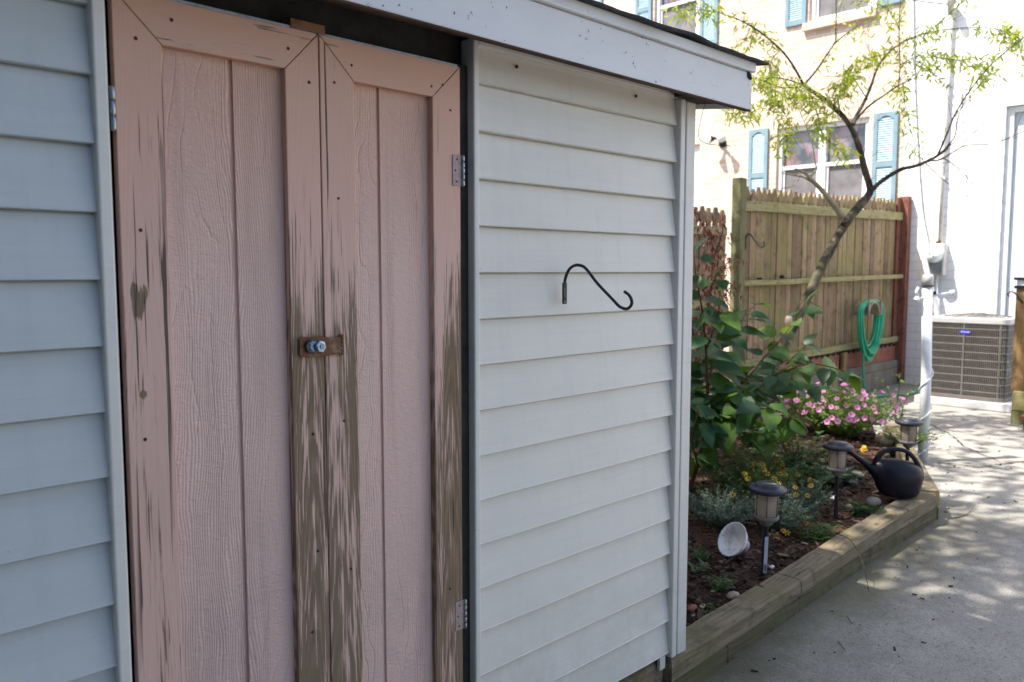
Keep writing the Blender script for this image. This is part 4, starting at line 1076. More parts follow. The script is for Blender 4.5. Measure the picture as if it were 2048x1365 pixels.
stone(3.42,1.92,.030,.018,.012,M['terra'],'brick_shard','brown shard half hidden under the grey-green foliage','brick shard',9)
def twig(pts, r, label, name='twig'):
    mb = MB(); k = len(smooth_path(pts,4)); mb.tube(smooth_path(pts,4), [lerp(r, r*.5, i/(k-1)) for i in range(k)], 6)
    tag(mb.build(name, M['bark'], origin=pts[0]), label, 'twig')
M['bark'] = simple('grey_brown_bark', (.085,.062,.047), (.04,.03,.023), 25, .9, .8, fine=90, bdist=.004)
twig([(3.66,1.60,.088),(3.57,1.48,.112),(3.51,1.40,.06),(3.46,1.35,-.02),(3.44,1.333,-.052)], .0022, 'long thin dark twig arching over the timber edging onto the patio')
twig([(4.66,1.41,-.018),(4.74,1.375,-.016),(4.83,1.36,-.012),(4.97,1.366,.006)], .0028, 'curved twig on the patio by the bed corner')
twig([(3.17,1.31,-.070),(3.12,1.27,-.072)], .0022, 'short dark twig lying on the patio nearer the bed')
twig([(2.95,1.25,-.082),(2.90,1.20,-.084)], .0022, 'short pale twig lying on the patio closest to the camera')
twig([(2.86,1.70,.075),(2.93,1.67,.074),(2.99,1.65,.078),(3.05,1.66,.085)], .003, 'bent bare stick on the mulch in front of the white bowl')

# ================================================================== PLANTS
M['g_dark'] = leafmat('glossy_leaf', [(.012,.045,.020),(.020,.07,.028),(.03,.09,.034),(.11,.20,.03)], .40, .36, (.30,.50,.03), spec=.38)
M['g_mid'] = leafmat('mid_green_leaf', [(.03,.085,.02),(.05,.13,.03),(.08,.18,.04)], .5, .35, (.2,.36,.04))
M['g_grey'] = leafmat('silver_green_leaf', [(.07,.105,.07),(.12,.165,.12),(.22,.27,.22)], .7, .25, (.2,.3,.15), bump=False)
M['g_fine'] = leafmat('fine_green_leaf', [(.025,.06,.015),(.05,.105,.025),(.08,.14,.03)], .6, .3, (.2,.3,.05), bump=False)
M['g_peach'] = leafmat('peach_leaf', [(.10,.19,.025),(.20,.31,.035),(.36,.42,.04),(.52,.48,.05)], .45, .5, (.62,.72,.06), bump=False)
M['g_flower'] = leafmat('petunia_leaf', [(.07,.14,.03),(.13,.22,.05),(.22,.30,.07)], .6, .4, (.4,.5,.1), bump=False)
M['red_leaf'] = leafmat('dark_red_leaf', [(.05,.018,.014),(.085,.026,.02),(.14,.05,.03)], .5, .35, (.4,.06,.03), bump=False)
M['pinkpetal'] = leafmat('pink_petal', [(.46,.13,.32),(.58,.22,.42),(.70,.40,.54)], .6, .35, (.85,.35,.62), bump=False)
M['yellowpetal'] = leafmat('yellow_petal', [(.52,.30,.02),(.62,.40,.03)], .6, .3, (.85,.6,.05), bump=False)
M['flowereye'] = simple('flower_eye', (.10,.03,.015), None, 60, .9)
M['stem'] = simple('green_stem', (.09,.11,.035), (.06,.07,.02), 30, .7, .2)
M['redstem'] = simple('red_brown_stem', (.12,.045,.03), (.07,.03,.02), 30, .7, .3)
M['straw'] = leafmat('straw_blade', [(.30,.25,.10),(.38,.32,.14),(.16,.20,.06)], .6, .3, (.5,.45,.2), bump=False)
UP = Vector((0,0,1))
def rv(r, s=1.): return Vector((r.uniform(-s,s), r.uniform(-s,s), r.uniform(-s,s)))

def tuft(c, R, H, nst, leafL, leafW, seed, density=14, spread=.8, mat='g_fine', name='foliage', parent=None, top=None):
    """bushy clump: stems fanning out of one base, small leaves all along"""
    r = random.Random(seed); mb = MB(); c = Vector(c); tips = []
    for i in range(nst):
        a = r.uniform(0, 2*PI); q = math.sqrt(r.random())*spread; h = H*r.uniform(.55, 1.08)*(1-.35*q*q)
        base = c + Vector((math.cos(a)*R*.25*q, math.sin(a)*R*.25*q, 0)); tip = c + Vector((math.cos(a)*R*q, math.sin(a)*R*q, h))
        mid = base.lerp(tip, .5) + Vector((0,0,h*.12)) - Vector((math.cos(a), math.sin(a), 0))*R*.12*q
        mb.tube([base, mid, tip], [.0016,.0012,.0006], 3, caps=False)
        tips.append(tip)
        for k in range(density):
            t = r.uniform(.12, 1.0); p = base.lerp(mid, t*2) if t < .5 else mid.lerp(tip, t*2-1)
            d = Vector((math.cos(r.uniform(0,6.3)), math.sin(r.uniform(0,6.3)), r.uniform(-.1,.9))).normalized()
            L = leafL*r.uniform(.5, 1.15)
            side = d.cross(rv(r)).normalized()*leafW*.5*r.uniform(.7,1.2)
            mb.add([p, p+d*L*.5+side, p+d*L, p+d*L*.5-side], [(0,1,2,3)])
    o = mb.build(name, M[mat], parent); return o, tips

def daisy(p, n, R, np_, parent, r, petal='yellowpetal', eye='flowereye', cup=.15, wide=.30, eyer=.26):
    n = Vector(n).normalized(); a0 = n.orthogonal().normalized(); b0 = n.cross(a0); mb = MB(); ph = r.uniform(0, 6)
    for k in range(np_):
        a = ph+2*PI*k/np_; d = a0*math.cos(a)+b0*math.sin(a); s = -a0*math.sin(a)+b0*math.cos(a); w = R*wide
        q = Vector(p)
        mb.add([q+d*R*.08, q+d*R*.5+s*w*.4+n*R*cup*.4, q+d*R*.95+s*w*.5+n*R*cup, q+d*R*1.02+n*R*cup*.8, q+d*R*.95-s*w*.5+n*R*cup, q+d*R*.5-s*w*.4+n*R*cup*.4], [(0,1,2,3,4,5)])
    fo = mb.build('flower', M[petal], parent)
    MB().lathe([(R*eyer,0),(R*eyer*.9,R*.1),(0,R*.16)], 8, Vector(p)+n*R*.03, n).build('flower_centre', M[eye], fo)
    return fo

# silver-green clumps and coreopsis --------------------------------------------------
CAM = Vector((0,0,1.3))
def clump(name, label, cat, c, R, H, nst, L, W, seed, mat, density=14, group=None):
    t = thing(name, label, cat, (c[0], c[1], soil_h(c[0], c[1])-.01), group)
    o, tips = tuft((c[0], c[1], soil_h(c[0], c[1])-.01), R, H, nst, L, W, seed, density, mat=mat, parent=t, spread=1.)
    return t, tips
clump('lavender_cotton', 'silvery green low bush left of the nearest path light above the white bowl', 'plant', (3.42,2.05), .27, .17, 150, .020, .005, 21, 'g_grey', 26, 'silver-green low bushes in the bed')
clump('lavender_cotton', 'silvery green bush to the right of the nearest path light at the timber edge', 'plant', (3.60,1.83), .20, .21, 150, .020, .005, 22, 'g_grey', 28, 'silver-green low bushes in the bed')
clump('lavender_cotton', 'silvery green bush between the first and middle path lights', 'plant', (3.86,1.84), .16, .19, 110, .020, .005, 23, 'g_grey', 26, 'silver-green low bushes in the bed')
cor, tips = clump('coreopsis', 'bushy coreopsis with yellow star flowers and dark centres behind the nearest light', 'flowering plant', (3.78,2.07), .30, .31, 260, .030, .004, 24, 'g_fine', 26)
r = random.Random(8)
def onplant(px): return px
cf = [(3.806,1.976,0.310),(3.850,1.978,0.335),(3.740,1.968,0.289),(3.784,1.924,0.289),(3.850,1.931,0.297),(3.890,1.963,0.310),(3.615,2.022,0.301),(3.580,1.985,0.290),(3.770,2.013,0.322),(3.729,1.982,0.309),(3.670,1.896,0.290),(3.636,1.858,0.278),(3.805,1.903,0.284),(3.789,2.064,0.316),(3.601,1.748,0.253),(3.848,1.861,0.284),(3.842,1.795,0.272),(3.181,1.594,0.210),(3.191,1.583,0.202),(3.647,1.776,0.275),(3.433,1.983,0.239),(3.957,2.043,0.344),(3.592,1.688,0.262),(3.701,1.723,0.282)]
for p in cf:
    n = (CAM-Vector(p)).normalized()*.55 + Vector((r.uniform(-.4,.4), r.uniform(-.4,.4), .6))
    daisy(p, n, r.uniform(.013,.018), r.choice((6,7,8)), cor, r)
# leafy green perennials
def leafy(name, label, cat, c, R, H, nst, L, W, seed, mat='g_mid', nl=7, droop=.25, group=None, up=.25):
    t = thing(name, label, cat, (c[0], c[1], soil_h(c[0],c[1])-.005), group); r = random.Random(seed); mb = MB(); st = MB()
    c3 = Vector((c[0], c[1], soil_h(c[0],c[1])-.005))
    for i in range(nst):
        a = r.uniform(0, 2*PI); q = math.sqrt(r.random()); tip = c3 + Vector((math.cos(a)*R*q, math.sin(a)*R*q, H*r.uniform(.5,1.05)*(1-.3*q*q)))
        base = c3 + Vector((math.cos(a)*R*.15, math.sin(a)*R*.15, 0)); st.tube([base, base.lerp(tip,.5)+UP*H*.1, tip], [.002,.0016,.001], 4, caps=False)
        for k in range(nl):
            f = (k+1)/nl; p = base.lerp(tip, f); b = r.uniform(0, 2*PI); d = Vector((math.cos(b), math.sin(b), r.uniform(-.15,.5)+up))
            mb.leaf(p, d, UP+rv(r,.4), L*r.uniform(.6,1.15), W*r.uniform(.7,1.1), .2, droop)
    st.build('stems', M['stem'], t); mb.build('foliage', M[mat], t); return t
leafy('leafy_perennial', 'bright green leafy perennial behind the coreopsis near the middle light', 'plant', (4.60,2.22), .24, .25, 46, .055, .026, 31)
leafy('leafy_perennial', 'green leafy plant directly behind the middle path light', 'plant', (4.30,1.98), .16, .14, 24, .060, .028, 32)
leafy('leafy_perennial', 'glossy green seedling clump on the mulch under the big-leaf shrub', 'plant', (5.05,2.72), .15, .15, 22, .060, .030, 33)
leafy('leafy_perennial', 'blue-green cabbage-like rosette between the middle light and watering can', 'plant', (4.45,1.92), .11, .10, 14, .075, .055, 34, 'g_grey', 4)
leafy('leafy_perennial', 'pale green sprawling plant behind the farthest path light', 'plant', (5.75,2.02), .22, .17, 26, .050, .022, 35, 'g_flower')
leafy('weed', 'small bright weed at the timber edge in front of the stones', 'weed', (4.05,1.63), .10, .08, 14, .055, .010, 36)
leafy('weed', 'grassy weed spilling over the timber edge between first and middle lights', 'weed', (3.62,1.66), .12, .10, 22, .075, .007, 37)
leafy('weed', 'feathery weed beside the tan stone close to the shed', 'weed', (2.80,1.68), .07, .06, 14, .035, .009, 38)
leafy('weed', 'tiny two-leaf sprout on the mulch near the shed corner', 'weed', (2.86,1.80), .04, .05, 4, .045, .018, 39, nl=3)
leafy('weed', 'small sprout at the inner edge of the timber by the shed', 'weed', (2.62,1.60), .03, .05, 5, .025, .012, 40, nl=3)
leafy('weed', 'low weed growing at the left rim of the white bowl', 'weed', (2.99,1.86), .06, .06, 9, .045, .007, 41)
leafy('weed', 'flat weed on open mulch left of the silvery bush', 'weed', (3.75,2.45), .09, .06, 9, .045, .016, 42)
leafy('weed', 'yellow-green weed on the mulch below the big-leaf shrub trunk', 'weed', (4.15,2.62), .08, .07, 9, .04, .016, 43, 'g_flower')
leafy('weed', 'low weed in the middle of the open mulch behind the coreopsis', 'weed', (4.75,2.60), .07, .05, 8, .04, .014, 44)
# pink petunias -----------------------------------------------------------------------
pf, tips = clump('petunia', 'large mound of pink petunias in bloom at the far end of the bed', 'flowering plant', (5.72,2.48), .44, .36, 300, .030, .015, 51, 'g_flower', 24)
r = random.Random(52); k = 0
for tp in r.sample(tips, 110):
    if k >= 92: break
    v = tp - Vector((5.72,2.48,.13))
    if v.dot(Vector((.71,.70,0))) > .20: continue
    n = (CAM-tp).normalized()*.5 + v.normalized()*.7 + UP*.35 + rv(r,.3)
    R = r.uniform(.016,.023)
    n = n.normalized(); a0 = n.orthogonal().normalized(); b0 = n.cross(a0); mb = MB(); vs = [tp+n*.006]; m = 15
    for j in range(m):
        a = 2*PI*j/m; q = R*(1+.09*math.cos(a*5)); vs.append(tp+n*.018+(a0*math.cos(a)+b0*math.sin(a))*q*.55)
    for j in range(m):
        a = 2*PI*j/m; q = R*(1+.13*math.cos(a*5)); vs.append(tp+n*.022+(a0*math.cos(a)+b0*math.sin(a))*q)
    mb.add(vs, [(0,1+j,1+(j+1)%m) for j in range(m)]+[(1+j,1+m+j,1+m+(j+1)%m,1+(j+1)%m) for j in range(m)])
    mb.build('flower', M['pinkpetal'], pf); k += 1
# yellow bloom at the mound's foot
yb = thing('marigold', 'single small yellow bloom at the foot of the pink petunias', 'flower', (5.25,2.10,.13))
for i in range(3): daisy((5.25,2.10,.15+.012*i), (-.5,-.4,.8), .024-.005*i, 9, yb, r, eye='yellowpetal', wide=.6)
MB().tube([(5.25,2.10,.11),(5.25,2.10,.155)], .002, 5).build('stem', M['stem'], yb)
# upright straw-coloured blades behind the petunias
og = thing('ornamental_grass', 'upright spiky straw-coloured grass rising behind the pink petunias', 'grass', (6.0,2.68,.12)); mb = MB(); r = random.Random(3)
for i in range(34):
    a = r.uniform(0,6.3); d = Vector((math.cos(a)*.22, math.sin(a)*.22, 1)); mb.leaf((6.0+r.uniform(-.02,.02),2.68+r.uniform(-.02,.02),.12), d, Vector((math.cos(a),math.sin(a),.1)), r.uniform(.3,.60), .010, .1, .12)
mb.build('blades', M['straw'], og)

# climbing plant beside the pole ----------------------------------------------------
def twiggy(name, label, cat, stems, leafm, L, W, seed, step=.035, parent_mat='stem', rad=.003, droop=.2, down=0., group=None, dens=1, jit=0., origin=None, stemname='stems', outer=None):
    t = thing(name, label, cat, origin or stems[0][0], group); r = random.Random(seed); st = MB(); lf = MB()
    for pts in stems:
        sp = [Vector(p) for p in smooth_path([tuple(p) for p in pts], 4)]
        n = len(sp); st.tube(sp, [lerp(rad, rad*.45, i/(n-1)) for i in range(n)], 6)
        acc = 0; side = 1
        for a, b in zip(sp[:-1], sp[1:]):
            seg = (b-a).length; acc += seg
            while acc > step:
                acc -= step; side = -side
                for _ in range(dens):
                    d0 = (b-a).normalized(); o = d0.cross(UP+rv(r,.5)).normalized()*side
                    d = (o*.9 + d0*.45 + rv(r,.45) + Vector((0,0,-down)))
                    lf.leaf(a.lerp(b, r.random())+rv(r,jit), d, UP+rv(r,.5), L*r.uniform(.65,1.15), W*r.uniform(.75,1.15), .22, droop)
    st.build(stemname, M[parent_mat], t); lf.build('foliage', M[leafm], t); return t
vs_ = [[(6.366,2.324,0.186),(6.348,2.359,0.329),(6.328,2.393,0.442),(6.265,2.464,0.517)],[(6.366,2.324,0.186),(6.338,2.302,0.355),(6.307,2.278,0.493),(6.258,2.334,0.548)],[(6.290,2.260,0.204),(6.226,2.201,0.360),(6.175,2.125,0.483),(6.215,2.088,0.501)],[(6.290,2.260,0.204),(6.308,2.252,0.289),(6.274,2.297,0.382)]]
twiggy('rambling_plant', 'loose yellowing leafy stems left of the white clothesline pole', 'plant', vs_, 'g_flower', .045, .026, 61, .028, dens=1)

# big-leaf shrub in front of the fence ------------------------------------------------
S = [
 [(3.666,2.375,0.130),(3.714,2.348,0.302),(3.751,2.333,0.487),(3.768,2.339,0.672),(3.732,2.330,0.888),(3.686,2.330,1.099),(3.632,2.335,1.280),(3.631,2.350,1.395)],
 [(3.733,2.341,0.407),(3.940,2.365,0.540),(4.116,2.347,0.663),(4.249,2.300,0.784),(4.384,2.252,0.906),(4.452,2.199,1.021),(4.503,2.161,1.121)],
 [(3.940,2.365,0.540),(3.975,2.206,0.678),(4.001,2.050,0.770),(4.068,1.920,0.820),(4.127,1.787,0.795),(4.162,1.750,0.765)],
 [(3.770,2.344,0.724),(3.981,2.367,0.896),(4.137,2.368,1.013),(4.294,2.365,1.106)],
 [(3.746,2.335,0.460),(3.782,2.240,0.548),(3.788,2.100,0.604),(3.786,1.961,0.608),(3.837,1.906,0.571)],
 [(3.707,2.352,0.275),(3.568,2.297,0.438),(3.509,2.232,0.583),(3.521,2.226,0.633)],
 [(3.975,2.206,0.678),(4.144,2.180,0.677),(4.337,2.131,0.677),(4.435,2.031,0.649)],
 [(3.732,2.330,0.888),(3.686,2.251,1.025),(3.711,2.241,1.152),(3.699,2.265,1.255)],
 [(3.770,2.344,0.724),(3.869,2.468,0.814),(3.932,2.559,0.915)],
 [(4.116,2.347,0.663),(4.403,2.350,0.694),(4.606,2.299,0.771),(4.675,2.241,0.860)],
 [(3.763,2.337,0.619),(3.658,2.375,0.653),(3.619,2.410,0.626)],
]
sh = thing('large_leaf_shrub', 'big shrub with broad glossy drooping leaves at the shed corner', 'shrub', (3.666,2.375,0.130))
r = random.Random(71); lf = MB(); LS = ((0,0),(.10,.62),(.30,1.),(.55,.86),(.80,.42),(1,0))
for si, pts in enumerate(S):
    sp = [Vector(p) for p in smooth_path([tuple(p) for p in pts], 4)]; n = len(sp)
    r0 = .012 if si == 0 else (.009 if si == 1 else .005)
    MB().tube(sp, [lerp(r0, .0022, i/(n-1)) for i in range(n)], 8).build('stem', M['redstem'], sh)
    acc = 0; side = 1; tot = 0; LEN = sum((b-a).length for a, b in zip(sp[:-1], sp[1:]))
    for a, b in zip(sp[:-1], sp[1:]):
        acc += (b-a).length; tot += (b-a).length
        if si == 0 and tot < .18: acc = 0; continue
        while acc > .030:
            acc -= .030; side = -side
            d0 = (b-a).normalized(); o = d0.cross(UP).normalized()*side
            d = o*1.0 + d0*.25 + rv(r,.55) + Vector((0,0,-.38)) + (CAM-a).normalized()*.25
            p = a.lerp(b, r.random()); pe = p + d.normalized()*r.uniform(.015,.035)
            lf.tube([p, pe], .0013, 4, caps=False)
            L = r.uniform(.105,.165)*(1.0 if tot < LEN*.85 else .75)
            lf.leaf(pe, d, UP*.8+rv(r,.5)+(CAM-a).normalized()*.5, L, L*.66, .16, .28, LS)
# terminal leaves
    for k in range(2): lf.leaf(sp[-1], (sp[-1]-sp[-3])+rv(r,.04)+Vector((0,0,-.02)), UP+rv(r,.4), .11, .072, .16, .3, LS)
# extra lower leaves filling the shrub's heart
for k in range(70):
    a = Vector((3.826,2.266,0.539)) + Vector((r.gauss(0,.13), r.gauss(0,.13), r.uniform(-.10,.16)))
    d = rv(r)+Vector((0,0,-.3)); L = r.uniform(.10,.15); lf.leaf(a, d, UP+rv(r,.5)+(CAM-a).normalized()*.4, L, L*.64, .16, .28, LS)
lf.build('foliage', M['g_dark'], sh)

# dark red maple at the low fence ------------------------------------------------------
Sm = [[(4.782,3.087,0.559),(4.819,3.075,0.763),(4.868,3.052,0.967),(4.904,3.040,1.171),(4.929,3.041,1.375),(4.929,3.065,1.580)],[(4.868,3.052,0.967),(4.860,2.935,1.107),(4.926,2.882,1.207)],[(4.904,3.040,1.171),(4.872,2.947,1.307),(4.949,2.881,1.391)],
      [(4.888,3.048,1.103),(4.848,3.104,1.239),(4.819,3.149,1.375)],[(4.929,3.041,1.375),(4.973,3.013,1.512),(5.006,2.997,1.648)],[(4.925,3.061,1.512),(4.884,3.117,1.648),(4.853,3.159,1.733)],[(4.833,3.066,0.797),(4.799,2.969,0.890),(4.876,2.903,0.973)],[(4.819,3.075,0.763),(4.717,3.052,0.906),(4.713,3.072,1.040)]]
twiggy('japanese_maple', 'small maple with drooping dark red lacy leaves against the low fence', 'tree', Sm, 'red_leaf', .060, .010, 81, .012, 'bark', .006, .5, .8, dens=4, jit=.06, origin=(5.05,2.95,.12), stemname='branch')

# ------------------------------------------------------------------ peach tree
M['peachbark'] = (lambda g: g.done(g.bsdf(g.mix(g.rng(g.noise((7,7,5),5,.75),.42,.60), (.028,.022,.017), (.115,.095,.06)), .85, g.bump(g.noise((60,60,30),4,.7), .8, .006), spec=.2)))(G('peach_bark'))
M['deadbark'] = simple('pale_dead_bark', (.38,.31,.21), (.22,.17,.10), 14, .85, .6)
pt = thing('peach_tree', 'leaning peach tree with thin arching branches in front of the fence', 'tree', (5.344,2.911,0.189))
trunk = [(*(5.297,2.885,0.170),.062),(*(5.381,2.897,0.376),.056),(*(5.500,2.878,0.603),.052),(*(5.777,2.853,0.919),.050),(*(5.973,2.829,1.158),.048),(*(6.225,2.825,1.424),.047),(*(6.409,2.806,1.614),.046),(*(6.529,2.774,1.743),.043),(*(6.705,2.756,1.862),.040),(*(6.797,2.744,1.935),.034)]
def limb(pts, name='branch', mat='peachbark', n=10, k=5, knob=True, seed=1):
    sp = smooth_path(pts, k); r = random.Random(seed)
    mb = MB(); mb.tube([p[:3] for p in sp], [max(.0010, p[3]*.88*(1+(r.uniform(-.07,.09) if knob else 0))) for p in sp], n)
    return mb.build(name, M[mat], pt)
limb([(a,b,c,d*.86) for a,b,c,d in trunk], 'trunk', n=16, seed=2)
BW = [[(6.797,2.744,1.935,0.034),(6.803,2.760,2.005,0.031),(6.788,2.786,2.098,0.030),(6.771,2.820,2.239,0.028),(6.760,2.861,2.371,0.026),(6.741,2.906,2.474,0.024),(6.715,2.973,2.579,0.021),(6.643,3.056,2.681,0.018),(6.589,3.148,2.762,0.016),(6.560,3.226,2.822,0.014)],
 [(6.560,3.226,2.822,0.012),(6.475,3.252,2.929,0.010),(6.318,3.280,3.045,0.009),(6.123,3.345,3.157,0.008),(5.924,3.409,3.229,0.006),(5.713,3.481,3.268,0.004),(5.489,3.561,3.267,0.003),(5.267,3.633,3.220,0.002)],
 [(6.560,3.226,2.822,0.011),(6.689,3.184,2.953,0.009),(6.822,3.144,3.119,0.007),(6.931,3.119,3.229,0.006),(7.075,2.995,3.372,0.003)],
 [(6.898,3.120,3.198,0.006),(6.933,3.139,3.405,0.005),(6.954,3.154,3.699,0.004)],
 [(6.560,3.226,2.822,0.009),(6.421,3.297,2.856,0.006),(6.226,3.347,2.849,0.004),(6.016,3.406,2.790,0.002)],
 [(6.759,2.890,2.486,0.020),(6.804,2.883,2.563,0.017),(6.906,2.867,2.683,0.014),(7.006,2.856,2.829,0.012),(7.064,2.820,3.003,0.010),(7.114,2.716,3.134,0.008),(7.198,2.572,3.214,0.005),(7.280,2.353,3.241,0.004),(7.410,2.081,3.216,0.003),(7.472,1.866,3.117,0.002)],
 [(6.799,2.883,2.530,0.012),(6.770,2.781,2.612,0.009),(6.772,2.648,2.691,0.007),(6.808,2.549,2.758,0.006),(6.885,2.411,2.825,0.003)],
 [(6.810,2.561,2.753,0.005),(6.871,2.579,2.928,0.005),(6.882,2.601,3.204,0.005),(6.917,2.609,3.560,0.004)],
 [(6.797,2.744,1.935,0.022),(6.805,2.674,2.010,0.020),(6.821,2.528,2.098,0.017),(6.807,2.403,2.117,0.015),(6.802,2.272,2.166,0.013),(6.812,2.199,2.220,0.011),(6.787,2.158,2.265,0.009)],
 [(6.801,2.247,2.178,0.009),(6.827,2.198,2.334,0.008),(6.833,2.140,2.495,0.007),(6.821,2.031,2.661,0.006),(6.838,1.894,2.832,0.005),(6.902,1.709,2.993,0.003)],
 [(6.784,2.160,2.257,0.007),(6.817,2.135,2.318,0.005),(6.834,2.130,2.419,0.004),(6.816,2.092,2.534,0.004),(6.862,1.993,2.679,0.003)],
 [(6.784,2.287,2.143,0.007),(6.740,2.191,2.144,0.006),(6.756,2.044,2.227,0.005),(6.789,1.870,2.227,0.004),(6.848,1.680,2.304,0.003)],
 [(6.804,2.337,2.134,0.005),(6.801,2.260,2.055,0.004),(6.823,2.156,1.954,0.003),(6.895,1.999,1.828,0.002)],
 [(6.794,2.209,2.159,0.005),(6.791,2.135,2.107,0.004),(6.798,2.047,2.018,0.003),(6.802,1.958,1.894,0.002)],
 [(6.793,2.418,2.125,0.004),(6.812,2.409,2.203,0.003),(6.805,2.337,2.138,0.003)],
 [(6.709,2.978,2.579,0.008),(6.595,2.966,2.712,0.006),(6.464,2.928,2.493,0.004)],
 [(6.741,2.906,2.478,0.006),(6.456,2.948,2.592,0.005),(6.178,3.025,2.705,0.004),(5.898,3.087,2.683,0.004),(5.650,3.200,2.753,0.003)],
 [(6.600,3.100,2.693,0.006),(6.291,3.120,2.671,0.004),(6.053,3.207,2.611,0.003),(5.817,3.287,2.514,0.002),(5.596,3.362,2.491,0.002)],
 [(6.561,3.178,2.787,0.006),(6.382,3.014,2.533,0.005),(6.302,2.931,2.358,0.004),(6.342,2.806,2.234,0.003),(6.321,2.747,2.158,0.002)],
 [(6.296,3.304,3.073,0.004),(6.138,3.303,2.928,0.003),(6.043,3.224,2.669,0.003),(6.126,3.114,2.436,0.003),(6.061,3.159,2.281,0.002),(6.126,3.086,2.203,0.002)],
 [(6.927,2.848,2.703,0.005),(6.685,2.896,2.873,0.004),(6.550,2.874,2.750,0.003),(6.506,2.831,2.621,0.002)],
 [(7.078,2.760,3.083,0.004),(6.778,2.819,2.993,0.003),(6.557,2.881,2.869,0.002),(6.485,2.933,2.711,0.002)],
 [(6.810,2.561,2.753,0.004),(6.778,2.486,2.572,0.003),(6.743,2.429,2.389,0.003),(6.760,2.392,2.227,0.002)],
 [(6.871,2.579,2.928,0.004),(6.880,2.434,2.973,0.003),(6.908,2.259,2.924,0.003),(6.957,2.062,2.860,0.003),(6.933,1.932,2.753,0.002)],
 [(6.887,2.596,3.204,0.004),(6.918,2.731,3.414,0.003),(6.755,2.898,3.466,0.002)],
 [(7.134,2.492,3.193,0.003),(7.132,2.364,3.283,0.003),(7.283,2.235,3.461,0.002)],
 [(6.097,3.374,3.184,0.003),(5.886,3.426,3.058,0.002),(5.845,3.441,2.844,0.002),(5.923,3.352,2.747,0.002)],
 [(7.451,2.038,3.204,0.003),(7.453,1.875,3.039,0.002),(7.482,1.821,2.825,0.002)],
 [(7.060,2.822,2.982,0.003),(6.994,2.914,3.209,0.002),(7.048,2.881,3.375,0.002)],
 [(6.880,2.434,2.973,0.003),(6.935,2.367,2.864,0.002),(6.980,2.312,2.778,0.002)]]
for i, b in enumerate(BW): limb(b, seed=i, n=8, knob=i < 12)
dead = [[(6.492,2.799,1.656,0.030),(6.457,2.848,1.763,0.027),(6.337,2.912,1.904,0.022),(6.225,2.964,2.001,0.018),(6.179,3.017,2.067,0.012),(6.133,3.066,2.094,0.006)],
 [(6.293,2.934,1.953,0.010),(6.185,3.007,2.024,0.009),(6.069,3.053,2.041,0.007),(5.959,3.092,2.051,0.004)],
 [(6.207,2.985,2.024,0.012),(6.249,2.950,2.086,0.009),(6.246,2.963,2.172,0.007),(6.249,2.972,2.261,0.006),(6.295,2.924,2.242,0.003)],
 [(6.246,2.963,2.164,0.006),(6.236,2.992,2.319,0.005),(6.139,3.041,2.524,0.003),(6.033,3.095,2.686,0.002)],
 [(6.159,3.036,2.055,0.006),(6.126,3.058,1.970,0.005),(6.046,3.133,1.938,0.003)]]
for i, b in enumerate(dead): limb(b, 'dead_branch', 'deadbark', seed=40+i, n=9)
# sawn knots on the trunk
for p, ax in (((6.407,2.776,1.691),(-.5,-.3,.7)),((5.709,2.845,0.885),(-.4,-.5,.6))):
    MB().lathe([(.030,-.03),(.026,.008),(.018,.012),(.0,.010)], 12, p, ax).build('sawn_knot', M['peachbark'], pt)
# leaves: (branch index, start fraction, leaves per metre)
r = random.Random(91); lf = MB(); PSH = ((0,0),(.22,.75),(.5,1.),(.8,.5),(1,0))
dens = {1:(.25,85),2:(.35,35),3:(.3,12),4:(.1,45),5:(.5,105),6:(.5,55),7:(.1,40),9:(.5,65),10:(.7,25),11:(.8,8),16:(.3,75),17:(.2,110),18:(.2,120),19:(.05,105),20:(.2,120),21:(.1,120),22:(.0,85),23:(.1,120),24:(.1,70),25:(.1,70),26:(.0,80),27:(.1,70),28:(.3,25),29:(.1,100),15:(.3,55)}
for bi, (f0, per) in dens.items():
    sp = [Vector(p[:3]) for p in smooth_path(BW[bi], 6)]; L = sum((b-a).length for a, b in zip(sp[:-1], sp[1:])); t = 0
    for a, b in zip(sp[:-1], sp[1:]):
        s = (b-a).length; t += s
        if t < f0*L: continue
        m = s*per*4.2; m = int(m)+(1 if r.random() < m-int(m) else 0)
        if r.random() < .25: continue
        for _ in range(m):
            p = a.lerp(b, r.random())+rv(r,.065); a_ = r.uniform(0,6.3); d = Vector((math.cos(a_), math.sin(a_), r.uniform(-1.9,.1)))
            lf.leaf(p, d, rv(r)+UP*.4, r.uniform(.040,.082), r.uniform(.010,.017), .25, r.uniform(.0,.5), PSH)
lf.build('crown', M['g_peach'], pt)
tw = MB(); r = random.Random(19)   # fine bare twigs all through the crown
for bi, b in enumerate(BW):
    sp = [Vector(p[:3]) for p in smooth_path(b, 5)]
    for a, c in zip(sp[2:-1], sp[3:]):
        if r.random() < .42:
            d = (c-a).normalized()*.8 + rv(r,.7) + UP*.15; L = r.uniform(.10,.42); m = a + d*L*.5 + rv(r,.02)*1.; e = a + d*L + rv(r,.05)
            tw.tube([a, m, e], [.0022,.0015,.0008], 4, caps=False)
            if r.random() < .6:
                e2 = m + (d+rv(r,.8)).normalized()*L*.4; tw.tube([m, e2], [.0013,.0007], 3, caps=False)
o_ = tw.build('twigs', M['bark'], pt); o_['kind'] = 'stuff'
# little ribbed clear lantern hung on the trunk stub
ln = thing('glass_ornament', 'small ribbed clear cup hanging at the low stub of the peach trunk', 'ornament', (5.553,2.790,0.896))
MB().lathe([(.014,0),(.022,.008),(.026,.04),(.023,.07),(.010,.085),(.0,.086)], 24, (5.553,2.790,0.896), squash=lambda a,z: 1+.04*math.cos(a*12)).build('cup', M['lens'], ln)
MB().tube([(5.558,2.796,0.992),(5.584,2.802,1.027)], .002, 5).build('hanger', M['iron'], ln)

